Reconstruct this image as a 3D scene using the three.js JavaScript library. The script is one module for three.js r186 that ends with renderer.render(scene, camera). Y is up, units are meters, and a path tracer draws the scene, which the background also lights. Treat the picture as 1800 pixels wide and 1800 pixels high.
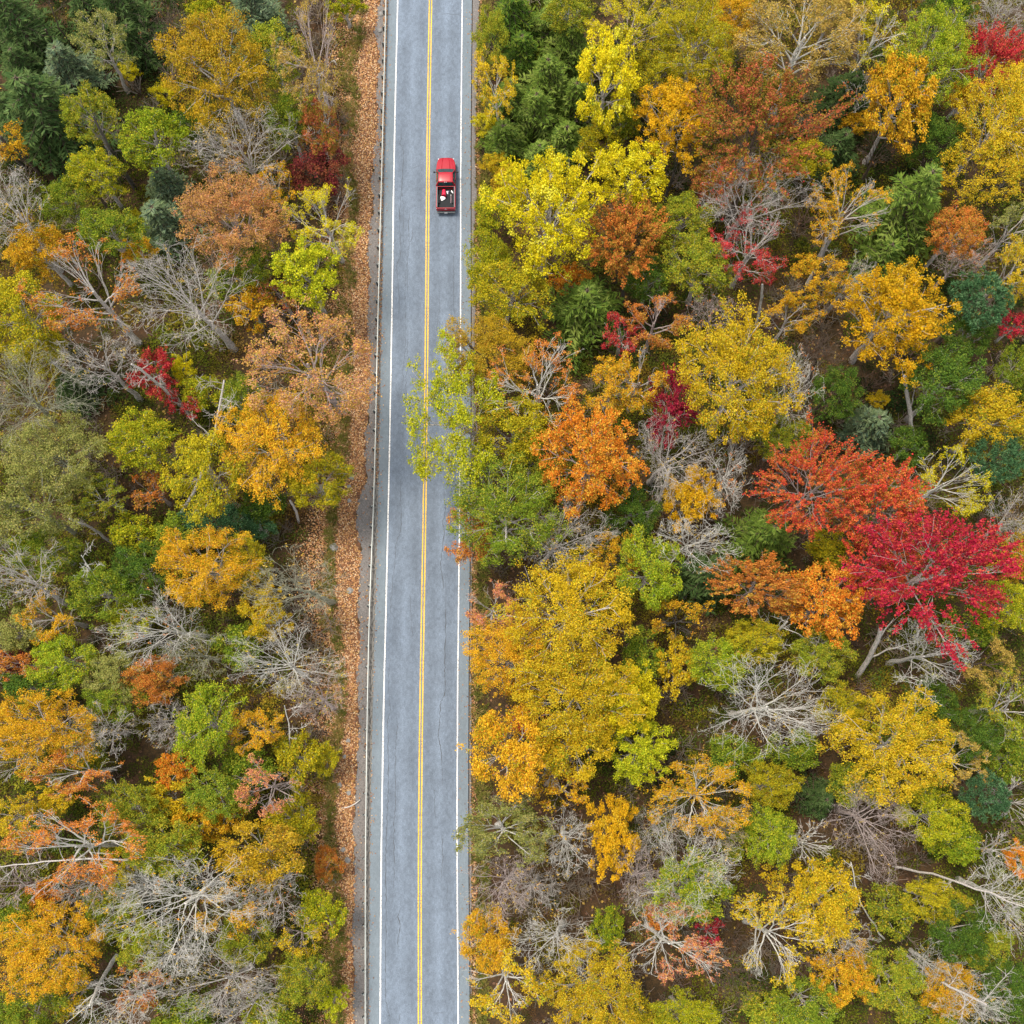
import * as THREE from 'three';
import { mergeGeometries, mergeVertices, toCreasedNormals } from 'three/addons/utils/BufferGeometryUtils.js';
import { RoundedBoxGeometry } from 'three/addons/geometries/RoundedBoxGeometry.js';
import { ImprovedNoise } from 'three/addons/math/ImprovedNoise.js';

// ---------------------------------------------------------------- camera, sky, sun, exposure
const scene = new THREE.Scene();
const CAM_H = 107;                                   // drone height above the road
const camera = new THREE.PerspectiveCamera(48.46, 1, 1, 3000);
camera.rotation.order = 'YXZ';
camera.position.set(0, CAM_H, 0);
camera.rotation.set(-THREE.MathUtils.degToRad(90 - 11.83), THREE.MathUtils.degToRad(-0.188), 0);
camera.updateMatrixWorld(true);

const renderer = new THREE.WebGLRenderer({ antialias: true });
renderer.toneMapping = THREE.LinearToneMapping;
renderer.toneMappingExposure = 1.95;
renderer.shadowMap.enabled = true;

function overcastSky() {
  const W = 256, H = 128, d = new Float32Array(W * H * 4);
  const n = new ImprovedNoise();
  for (let y = 0; y < H; y++) for (let x = 0; x < W; x++) {
    const el = ((y + 0.5) / H - 0.5) * Math.PI, az = (x / W) * Math.PI * 2;
    const s = Math.sin(el), i = (y * W + x) * 4;
    let L = s > 0 ? 0.34 + 0.58 * s : 0.34 * Math.exp(s * 6) + 0.1 * (1 - Math.exp(s * 6));
    if (s > 0) {
      const c = Math.cos(el) / (s + 0.25);
      L *= 1 + 0.10 * n.noise(Math.cos(az) * c * 1.4, Math.sin(az) * c * 1.4, 3.3) + 0.05 * n.noise(Math.cos(az) * c * 3, Math.sin(az) * c * 3, 7.7);
    }
    d[i] = L * 0.975; d[i + 1] = L * 0.995; d[i + 2] = L * 1.035; d[i + 3] = 1;
  }
  const t = new THREE.DataTexture(d, W, H, THREE.RGBAFormat, THREE.FloatType);
  t.mapping = THREE.EquirectangularReflectionMapping;
  t.magFilter = t.minFilter = THREE.LinearFilter; t.wrapS = THREE.RepeatWrapping; t.needsUpdate = true;
  return t;
}
scene.background = overcastSky();
scene.environment = scene.background;

const sun = new THREE.DirectionalLight(0xfff1de, 2.5);
sun.position.set(-48, 165, -52);
sun.castShadow = true;
sun.shadow.radius = 34;
sun.shadow.mapSize.set(4096, 4096);
Object.assign(sun.shadow.camera, { left: -90, right: 90, top: 90, bottom: -90, near: 20, far: 400 });
sun.target.position.set(0, 0, -15);
scene.add(sun, sun.target);

// ---------------------------------------------------------------- helpers
function rngOf(seed) {
  let a = (seed * 2654435761) >>> 0;
  return () => { a = (a + 0x6d2b79f5) >>> 0; let t = Math.imul(a ^ (a >>> 15), 1 | a); t = (t + Math.imul(t ^ (t >>> 7), 61 | t)) ^ t; return ((t ^ (t >>> 14)) >>> 0) / 4294967296; };
}
const noise = new ImprovedNoise();
const V = (x = 0, y = 0, z = 0) => new THREE.Vector3(x, y, z);
const lerp = THREE.MathUtils.lerp, clamp = THREE.MathUtils.clamp;
const usedNames = new Map();
function numbered(name) {
  const n = usedNames.get(name) || 0; usedNames.set(name, n + 1);
  return n ? `${name}_${String(n).padStart(3, '0')}` : name;
}
function tag(o, label, category, group, kind) {
  if (label) o.userData.label = label;
  if (category) o.userData.category = category;
  if (group) o.userData.group = group;
  if (kind) o.userData.kind = kind;
  return o;
}
function thing(name, label, category, pos = [0, 0, 0], group) {
  const o = new THREE.Group(); o.name = numbered(name); o.position.set(...pos);
  scene.add(o); return tag(o, label, category, group);
}
function part(name, geo, mat, parent) {
  const m = new THREE.Mesh(geo, mat); m.name = name; m.castShadow = m.receiveShadow = true; parent.add(m); return m;
}
function struct(name, geo, mat, parent) {
  const m = part(parent ? name : numbered(name), geo, mat, parent || scene);
  if (!parent) m.userData.kind = 'structure';
  return m;
}
// a pixel of the 1800 px photograph -> the point of the place at height h
const TANH = Math.tan(THREE.MathUtils.degToRad(48.46 / 2));
function at(px, py, h = 0) {
  const d = V(((px - 900) / 900) * TANH, (-(py - 900) / 900) * TANH, -1).applyEuler(camera.rotation);
  return V(0, CAM_H, 0).addScaledVector(d, (h - CAM_H) / d.y);
}
const camInv = camera.matrixWorld.clone().invert();
function toPx(p) { const q = p.clone().applyMatrix4(camInv); return [900 + (q.x / -q.z) / TANH * 900, 900 - (q.y / -q.z) / TANH * 900]; }
function pxPerM(p) { return 900 / TANH / -p.clone().applyMatrix4(camInv).z; }

// ---------------------------------------------------------------- geometry collector
class MB {
  constructor() { this.p = []; this.n = []; this.u = []; this.i = []; }
  v(p, n, u = 0, w = 0) { this.p.push(p.x, p.y, p.z); this.n.push(n.x, n.y, n.z); this.u.push(u, w); return this.p.length / 3 - 1; }
  tri(a, b, c) { this.i.push(a, b, c); }
  get size() { return this.i.length / 3; }
  tube(pts, radii, sides, cap = true) {
    const first = this.p.length / 3, T = V(), X = V(), Y = V(), N = V(), P = V();
    let len = 0;
    for (let k = 0; k < pts.length; k++) {
      T.subVectors(pts[Math.min(k + 1, pts.length - 1)], pts[Math.max(k - 1, 0)]).normalize();
      X.set(Math.abs(T.y) > 0.9 ? 1 : 0, Math.abs(T.y) > 0.9 ? 0 : 1, 0).cross(T).normalize(); Y.crossVectors(T, X);
      if (k) len += pts[k].distanceTo(pts[k - 1]);
      for (let s = 0; s <= sides; s++) {
        const a = (s / sides) * Math.PI * 2;
        N.copy(X).multiplyScalar(Math.cos(a)).addScaledVector(Y, Math.sin(a));
        P.copy(pts[k]).addScaledVector(N, radii[k]); this.v(P, N, s / sides, len);
      }
    }
    const w = sides + 1;
    for (let k = 0; k + 1 < pts.length; k++) for (let s = 0; s < sides; s++) {
      const a = first + k * w + s, b = a + w;
      this.tri(a, a + 1, b); this.tri(a + 1, b + 1, b);
    }
    if (cap) {
      const e = first + (pts.length - 1) * w, c = this.v(pts[pts.length - 1], T, 0.5, len);
      for (let s = 0; s < sides; s++) this.tri(e + s, e + s + 1, c);
    }
  }
  // one leaf: base p, along d, width along s
  leaf(p, d, s, u, v, folded) {
    const n = V().crossVectors(s, d).normalize(); let f = false; if (n.y < 0) { n.negate(); f = true; }
    const a = this.v(V().copy(p).addScaledVector(s, -0.5).addScaledVector(d, 0.25), n, u, v), b = this.v(V().copy(p).addScaledVector(s, 0.5).addScaledVector(d, 0.25), n, u, v), c = this.v(V().copy(p).add(d), n, u, v);
    f ? this.tri(b, a, c) : this.tri(a, b, c);
    if (folded) { const e = this.v(V().copy(p).addScaledVector(d, -0.15), n, u, v); f ? this.tri(a, b, e) : this.tri(b, a, e); }
  }
  geo() {
    const g = new THREE.BufferGeometry();
    g.setAttribute('position', new THREE.BufferAttribute(new Float32Array(this.p), 3));
    g.setAttribute('normal', new THREE.BufferAttribute(new Float32Array(this.n), 3));
    g.setAttribute('uv', new THREE.BufferAttribute(new Float32Array(this.u), 2));
    g.setIndex(new THREE.BufferAttribute(new Uint32Array(this.i), 1));
    return g;
  }
}
// texture from a function of (u, v) that tiles when the function does; returns sRGB bytes
function dataTex(w, h, f, srgb = true) {
  const d = new Uint8Array(w * h * 4);
  for (let y = 0; y < h; y++) for (let x = 0; x < w; x++) {
    const c = f(x, y), i = (y * w + x) * 4;
    d[i] = clamp(c[0], 0, 255); d[i + 1] = clamp(c[1], 0, 255); d[i + 2] = clamp(c[2], 0, 255); d[i + 3] = 255;
  }
  const t = new THREE.DataTexture(d, w, h);
  t.wrapS = t.wrapT = THREE.RepeatWrapping; t.magFilter = THREE.LinearFilter; t.minFilter = THREE.LinearMipmapLinearFilter; t.generateMipmaps = true;
  if (srgb) t.colorSpace = THREE.SRGBColorSpace;
  t.needsUpdate = true; return t;
}
// tiling value noise
function tileNoise(n, seed) {
  const r = rngOf(seed), g = new Float32Array(n * n).map(() => r());
  return (u, v) => {
    const x = (((u % 1) + 1) % 1) * n, y = (((v % 1) + 1) % 1) * n, ix = Math.floor(x), iy = Math.floor(y);
    const fx = x - ix, fy = y - iy, sx = fx * fx * (3 - 2 * fx), sy = fy * fy * (3 - 2 * fy), q = (a, b) => g[((b % n) * n) + (a % n)];
    return lerp(lerp(q(ix, iy), q(ix + 1, iy), sx), lerp(q(ix, iy + 1), q(ix + 1, iy + 1), sx), sy);
  };
}
// ---------------------------------------------------------------- edges of road, shoulder and verge, measured along the road
function edge(pts, h = 0) {                          // pixel pairs -> x as a function of z
  const w = pts.map(([x, y]) => at(x, y, h)).sort((a, b) => a.z - b.z);
  return (z) => {
    let k = 0; while (k < w.length - 2 && z > w[k + 1].z) k++;
    const a = w[k], b = w[k + 1], t = (z - a.z) / (b.z - a.z);
    if (t < 0 || t > 1) {                            // straight on beyond the picture, easing to the road's heading
      const e = t < 0 ? a : b, f = t < 0 ? w[Math.min(2, w.length - 1)] : w[Math.max(0, w.length - 3)];
      return e.x + (e.x - f.x) / (e.z - f.z) * (z - e.z);
    }
    const p = w[Math.max(0, k - 1)], q = w[Math.min(w.length - 1, k + 2)];
    const m0 = (b.x - p.x) / (b.z - p.z) * (b.z - a.z), m1 = (q.x - a.x) / (q.z - a.z) * (b.z - a.z), t2 = t * t, t3 = t2 * t;
    return (2 * t3 - 3 * t2 + 1) * a.x + (t3 - 2 * t2 + t) * m0 + (-2 * t3 + 3 * t2) * b.x + (t3 - t2) * m1;
  };
}
const eCentre = edge([[756.8, 0], [752.5, 270], [750.2, 560], [747, 840], [742.5, 1120], [741, 1200], [738.2, 1480], [738, 1800]]);
const OFF = (pts) => { const e = edge(pts); return (z) => e(z) - eCentre(z); };
const mean = (f) => { let s = 0; for (let z = -60; z <= 25; z += 5) s += f(z); return s / 18; };
const wl = OFF([[698.6, 0], [693.7, 270], [689.4, 560], [682.8, 840], [677, 1120], [669.7, 1480], [668.7, 1800]]);
const wr = OFF([[812.5, 0], [811.5, 270], [810.5, 560], [807.2, 840], [805.5, 1120], [802.7, 1480], [804.4, 1800]]);
const al = OFF([[684, 0], [676.3, 270], [670.7, 560], [665, 840], [657.5, 1120], [650.8, 1480], [648.5, 1800]]);
const ar = OFF([[830, 0], [828.6, 270], [828, 560], [826, 1120], [822.6, 1480], [821.6, 1800]]);
const WL = mean(wl), WR = mean(wr), AL = mean(al), AR = mean(ar);
const eRail = edge([[678.3, 0], [671.7, 270], [664.3, 560], [658, 840], [648.3, 1120], [642.7, 1480], [642, 1800]], 0.72);
const eGravelL = edge([[667, 0], [660, 60], [668, 110], [661, 160], [664, 220], [659, 270], [652, 310], [655, 350], [647, 430], [649, 500], [646, 560], [651, 640], [647, 720], [641, 780], [642, 840], [625, 900], [633, 960], [632, 1030], [627, 1080], [634, 1120], [630, 1160], [627, 1200], [631, 1300], [625, 1350], [621, 1480], [623, 1560], [618, 1650], [621, 1720], [622, 1800]], -0.08);
const eVergeL = edge([[630, 0], [628, 60], [612, 110], [618, 200], [606, 270], [616, 350], [606, 430], [612, 500], [604, 560], [605, 640], [596, 700], [600, 780], [592, 840], [578, 900], [572, 1000], [580, 1080], [594, 1200], [588, 1280], [580, 1350], [572, 1420], [574, 1480], [586, 1560], [592, 1650], [586, 1720], [590, 1800]], -0.1);
const eGravelR = edge([[843, 0], [840, 80], [838, 180], [836, 270], [838, 340], [834, 420], [836, 560], [833, 800], [829, 1120], [828, 1300], [829, 1480], [828, 1800]], -0.05);
const Z0 = -98, Z1 = 42;

// a sheet between two edges along z; uv in metres unless given
function strip(xa, xb, y, z0, z1, dz, cols = 1, uvf) {
  const m = new MB(), rows = Math.round((z1 - z0) / dz), up = V(0, 1, 0);
  for (let r = 0; r <= rows; r++) {
    const z = lerp(z0, z1, r / rows), a = xa(z), b = xb(z);
    for (let c = 0; c <= cols; c++) {
      const x = lerp(a, b, c / cols), p = V(x, typeof y === 'function' ? y(x, z, c / cols) : y, z), uv = uvf ? uvf(c / cols, z, x) : [x, -z];
      m.v(p, up, uv[0], uv[1]);
    }
  }
  for (let r = 0; r < rows; r++) for (let c = 0; c < cols; c++) { const k = r * (cols + 1) + c, l = k + cols + 1; m.tri(k, l, k + 1); m.tri(k + 1, l, l + 1); }
  return m.geo();
}

// ---------------------------------------------------------------- ground
function groundY(x, z) {
  const d = x - eCentre(clamp(z, -90, 55)), away = Math.max(0, Math.abs(d) - 9) / 14, k = clamp(away, 0, 1);
  return -0.16 + k * (0.45 * noise.noise(x * 0.05, z * 0.05, 1.5) + 0.22 * noise.noise(x * 0.16, z * 0.16, 4.2) - 0.25 * clamp((-d - 9) / 12, 0, 1));
}
const gN1 = tileNoise(24, 11), gN2 = tileNoise(90, 12), gN3 = tileNoise(256, 13), gN4 = tileNoise(7, 14);
const litterTex = dataTex(1024, 1024, (x, y) => {
  const u = x / 1024, v = y / 1024, a = gN1(u, v), b = gN2(u + a * 0.02, v), c = gN3(u, v), e = gN4(u, v);
  const t = 0.30 + 0.35 * c + 0.25 * b + 0.2 * a, red = 0.5 + 0.5 * Math.sin(c * 19 + b * 9);
  return [lerp(82, 116, red) * t * 0.86, lerp(64, 72, red) * t * 0.86 + 6 * e, lerp(42, 42, red) * t * 0.8];
});
const groundMat = new THREE.MeshStandardMaterial({ map: litterTex, bumpMap: litterTex, bumpScale: 0.05, roughness: 1 });
{
  // one sheet: fine where the camera looks, coarse out to the horizon
  const xs = [], zs = [];
  for (const s of [-1600, -700, -300, -160, -110]) xs.push(s);
  for (let x = -80; x <= 80; x += 1.6) xs.push(x);
  for (const s of [110, 160, 300, 700, 1600]) xs.push(s);
  for (const s of [-1600, -700, -300, -160, -125]) zs.push(s);
  for (let z = -104; z <= 56; z += 1.6) zs.push(z);
  for (const s of [90, 160, 300, 700, 1600]) zs.push(s);
  const m = new MB();
  for (const z of zs) for (const x of xs) m.v(V(x, groundY(x, z), z), V(0, 1, 0), x / 9, -z / 9);
  for (let r = 0; r + 1 < zs.length; r++) for (let c = 0; c + 1 < xs.length; c++) { const k = r * xs.length + c, l = k + xs.length; m.tri(k, l, k + 1); m.tri(k + 1, l, l + 1); }
  const g = m.geo(); g.computeVertexNormals();
  struct('ground', g, groundMat);
}

// ---------------------------------------------------------------- road
const rW = AR - AL, fr = (x) => (x - AL) / rW;
const rn1 = tileNoise(512, 21), rn2 = tileNoise(64, 22), rn3 = tileNoise(9, 23), rr = rngOf(24), rn4 = tileNoise(256, 25);
const roadTex = dataTex(512, 1024, (x, y) => {
  const u = x / 512, v = y / 1024, speck = rr();
  let g = 102 + 26 * (rn1(u, v) - 0.5) + 12 * (rn4(u, v) - 0.5) + 12 * (rn2(u * 0.8, v) - 0.5) + 9 * (rn3(u, v) - 0.5);
  if (speck > 0.955) g += 34 * rr(); else if (speck < 0.04) g -= 30 * rr();
  const X = u * rW + AL, shoulder = X < WL - 0.1 || X > WR + 0.15;
  for (const c of [WL * 0.74, WL * 0.25, WR * 0.25, WR * 0.74]) g -= 5 * Math.exp(-(((X - c) / 0.38) ** 2)) * (0.6 + 0.8 * rn2(u, v * 3));   // polished wheel tracks
  for (const c of [WL * 0.5, WR * 0.5]) g += 4 * Math.exp(-(((X - c) / 0.3) ** 2));
  if (shoulder) { g = 101 + 0.6 * (g - 102) + 3; return [g * 0.99, g * 1.10, g * 1.19]; }
  return [g * 0.965, g * 1.085, g * 1.235];
});
const roadMat = new THREE.MeshStandardMaterial({ map: roadTex, bumpMap: roadTex, bumpScale: 0.006, roughness: 0.88 });
const road = struct('road', (() => {
  const xa = (z) => eCentre(z) + AL, xb = (z) => eCentre(z) + AR;
  const top = strip(xa, xb, 0, Z0, Z1, 1, 8, (u, z) => [u, -z / 19]);
  const side = (f, s) => { const m = new MB(); for (let r = 0; r <= 140; r++) { const z = Z0 + r, n = V(s, 0.2, 0); m.v(V(f(z), 0, z), n, 0.02, -z / 19); m.v(V(f(z) + s * 0.035, -0.22, z), n, 0.03, -z / 19); } for (let r = 0; r < 140; r++) { const k = r * 2; s > 0 ? (m.tri(k, k + 1, k + 2), m.tri(k + 1, k + 3, k + 2)) : (m.tri(k, k + 2, k + 1), m.tri(k + 1, k + 2, k + 3)); } return m.geo(); };
  return mergeGeometries([top, side(xa, -1), side(xb, 1)]);
})(), roadMat);
const pN = tileNoise(128, 31), pN2 = tileNoise(300, 32);
const paintTex = (r, g, b) => dataTex(64, 512, (x, y) => { const w = pN(x / 512, y / 512) * 0.6 + pN2(x / 512, y / 512) * 0.4, k = w > 0.66 ? 0.6 : w > 0.58 ? 0.82 : 0.95 + 0.1 * (w - 0.5); return [r * k, g * k, b * k]; });
const whitePaint = new THREE.MeshStandardMaterial({ map: paintTex(238, 238, 236), roughness: 0.7 });
const yellowPaint = new THREE.MeshStandardMaterial({ map: paintTex(240, 190, 40), roughness: 0.7 });
function roadLine(name, off, w, mat) {
  const wob = (z) => 0.014 * noise.noise(z * 0.7, off, 2) + 0.01 * noise.noise(z * 4.1, off, 5);
  return struct(name, strip((z) => eCentre(z) + off - w / 2 + wob(z), (z) => eCentre(z) + off + w / 2 + wob(z + 31), 0.004, Z0, Z1, 0.5, 1, (u, z) => [u * 0.1, -z / 7]), mat, road);
}
roadLine('edge_line', WL, 0.125, whitePaint);
roadLine('edge_line', WR, 0.11, whitePaint);
roadLine('centre_line', -0.125, 0.115, yellowPaint);
roadLine('centre_line', 0.125, 0.115, yellowPaint);
// cracks: thin open joints, drawn as narrow dark-filled ribbons that follow each crack
const crackMat = new THREE.MeshStandardMaterial({ color: new THREE.Color(0.055, 0.058, 0.062), roughness: 1 });
function crack(px, w) {
  const pts = px.map(([x, y]) => at(x, y)), c = new THREE.CatmullRomCurve3(pts), n = Math.max(4, Math.round(c.getLength() / 0.22)), m = new MB(), up = V(0, 1, 0), r = rngOf(Math.round(px[0][0] * 7 + px[0][1]));
  for (let k = 0; k <= n; k++) {
    const p = c.getPoint(k / n), t = c.getTangent(k / n), s = V(-t.z, 0, t.x), j = (r() - 0.5) * 0.12, ww = w * (0.35 + 1.0 * r()) * Math.min(1, 0.2 + 5 * Math.min(k / n, 1 - k / n));
    p.addScaledVector(s, j); p.y = 0.003;
    m.v(V().copy(p).addScaledVector(s, -ww / 2), up); m.v(V().copy(p).addScaledVector(s, ww / 2), up);
    if (k) { const q = k * 2; m.tri(q - 2, q - 1, q); m.tri(q - 1, q + 1, q); }
  }
  const g = m.geo(); const me = struct('crack', g, crackMat, road); return me;
}
crackMat.side = THREE.DoubleSide;
[
  [[[702, 205], [705, 243], [703, 252], [708, 262], [709, 285], [706, 330], [703, 380], [704, 440], [702, 455], [698, 465], [699, 490], [702, 540], [700, 580]], 0.05],
  [[[708, 300], [707, 340], [710, 365], [709, 385], [709, 430]], 0.035],
  [[[720, 370], [718, 395], [719, 430], [717, 445], [716, 480], [717, 530]], 0.045],
  [[[726, 374], [725, 400], [724, 420], [718, 428]], 0.04],
  [[[713, 460], [712, 500], [713, 550], [713, 600], [709, 650], [705, 700]], 0.035],
  [[[717, 560], [716, 620], [718, 640], [714, 660], [714, 700], [711, 730], [708, 790], [712, 810]], 0.035],
  [[[802, 385], [801, 420], [798, 450], [797, 500], [798, 560]], 0.04],
  [[[772, 520], [772, 545], [768, 575], [770, 600]], 0.035], [[[768, 560], [776, 572], [790, 588]], 0.03],
  [[[774, 565], [773, 578], [780, 588], [788, 586]], 0.03],
  [[[712, 830], [705, 842], [705, 880], [706, 900], [703, 935], [696, 955], [695, 985], [692, 1010], [688, 1050], [687, 1075], [692, 1085], [690, 1110]], 0.04],
  [[[762, 848], [764, 870]], 0.03], [[[780, 852], [781, 880], [783, 895], [778, 920], [781, 935], [777, 970], [775, 1000], [779, 1030], [777, 1045]], 0.06],
  [[[784, 1010], [783, 1060], [783, 1110], [782, 1160], [782, 1185], [782, 1220], [775, 1233], [773, 1270], [771, 1293], [774, 1312], [777, 1345], [778, 1385]], 0.07],
  [[[721, 1040], [722, 1080], [726, 1130]], 0.03],
  [[[687, 1150], [683, 1200], [686, 1250], [681, 1270], [682, 1295], [683, 1355], [682, 1400], [680, 1450], [678, 1520], [679, 1600], [678, 1700], [679, 1760], [682, 1775], [686, 1800]], 0.055],
  [[[698, 1267], [699, 1275], [697, 1296], [695, 1330], [695, 1395], [694, 1430], [692, 1480], [693, 1520], [690, 1590]], 0.05],
  [[[763, 1383], [765, 1400], [763, 1415], [766, 1440]], 0.045], [[[777, 1465], [778, 1500], [776, 1545]], 0.05], [[[787, 1555], [785, 1580]], 0.04],
  [[[702, 1598], [700, 1610], [703, 1625], [699, 1650], [700, 1665]], 0.07], [[[704, 1780], [701, 1800]], 0.045], [[[762, 1783], [775, 1780], [783, 1780]], 0.03],
  [[[830, 32], [815, 28], [785, 24], [770, 26]], 0.03], [[[720, 296], [730, 294], [748, 282]], 0.03], [[[699, 310], [690, 560], [680, 900], [676, 1120]], 0.02],
].forEach(([p, w]) => crack(p, w * 0.8));

// gravel shoulders
const gvN = tileNoise(256, 41), gvN2 = tileNoise(40, 42), gvr = rngOf(43);
const gravelTex = dataTex(512, 512, (x, y) => {
  const u = x / 512, v = y / 512, c = gvN(u, v), b = gvN2(u, v), s = gvr();
  let g = 66 + 70 * c + 24 * (b - 0.5) + (s > 0.93 ? 60 * gvr() : 0);
  return [g * 1.03, g * 1.0, g * 0.985];
});
const gravelMat = new THREE.MeshStandardMaterial({ map: gravelTex, bumpMap: gravelTex, bumpScale: 0.03, roughness: 1 });
const jag = (f, a, k) => (z) => f(z) + a * (noise.noise(z * 0.9, k, 0.5) + 0.6 * noise.noise(z * 2.7, k, 1.5) + 0.4 * noise.noise(z * 6, k, 2.5));
const gy = (x, z, c) => -0.07 + 0.03 * noise.noise(x * 1.5, z * 1.5, 9) - (c < 0.02 ? 0.12 : 0);
struct('gravel_shoulder', strip(jag((z) => eGravelL(z) - 0.1, 0.36, 3), (z) => eCentre(z) + AL - 0.42, gy, Z0, Z1, 0.18, 6, (u, z, x) => [x / 3, -z / 3]), gravelMat);
struct('gravel_shoulder', strip((z) => eCentre(z) + AR + 0.085, jag(eGravelR, 0.12, 7), (x, z, c) => -0.05 + 0.025 * noise.noise(x * 1.5, z * 1.5, 9) - (c > 0.98 ? 0.12 : 0), Z0, Z1, 0.18, 4, (u, z, x) => [x / 3, -z / 3]), gravelMat);
// low concrete edge strip under the guard rail
const kN = tileNoise(128, 51), kN2 = tileNoise(16, 52);
const kerbTex = dataTex(256, 1024, (x, y) => { const u = x / 256, v = y / 1024, c = kN(u, v), b = kN2(u * 0.5, v), stain = b > 0.62 ? 0.72 : 1, g = (118 + 50 * (c - 0.5)) * stain; return [g * 1.0, g * 0.985, g * 0.95]; });
const kerbMat = new THREE.MeshStandardMaterial({ map: kerbTex, bumpMap: kerbTex, bumpScale: 0.015, roughness: 0.95 });
for (let z = Z0; z < Z1; z += 3) {                   // cast in three metre lengths with an open joint between them
  const z1 = z + 2.985, f = (o) => (q) => eCentre(q) + AL + o;
  struct('kerb_section', mergeGeometries([
    strip(f(-0.40), f(-0.035), (x, q) => 0.05 + 0.006 * noise.noise(x, q, 5), z, z1, 0.5, 1, (u, q) => [u * 0.4, -q / 3]),
    strip((q) => f(-0.44)(q), f(-0.40), (x, q, c) => lerp(-0.2, 0.05, c) , z, z1, 0.5, 1, (u, q) => [u * 0.05, -q / 3]),
    strip(f(-0.035), f(-0.012), (x, q, c) => lerp(0.05, -0.05, c), z, z1, 0.5, 1, (u, q) => [u * 0.05, -q / 3]),
  ]), kerbMat, road);
}

// leaf strewn verge: the sheet under the fallen leaves
const vgN = tileNoise(200, 61), vgN2 = tileNoise(60, 62), vgr = rngOf(63);
const vergeTex = dataTex(1024, 1024, (x, y) => {
  const u = x / 1024, v = y / 1024, c = vgN(u, v), b = vgN2(u + 0.1 * c, v), s = gN3(u * 1, v), t = 0.4 + 0.5 * c + 0.35 * (b - 0.5) + 0.25 * s;
  return [lerp(112, 134, b) * t * 1.02, lerp(80, 92, c) * t * 1.02, lerp(58, 66, b) * t];
});
const vergeMat = new THREE.MeshStandardMaterial({ map: vergeTex, bumpMap: vergeTex, bumpScale: 0.05, roughness: 1 });
struct('verge', strip(jag(eVergeL, 0.9, 12), (z) => eGravelL(z) + 0.25, (x, z, c) => -0.10 + 0.03 * noise.noise(x, z, 5) - (c < 0.02 || c > 0.98 ? 0.1 : 0), Z0, Z1, 0.3, 6, (u, z, x) => [x / 5, -z / 5]), vergeMat);
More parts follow.
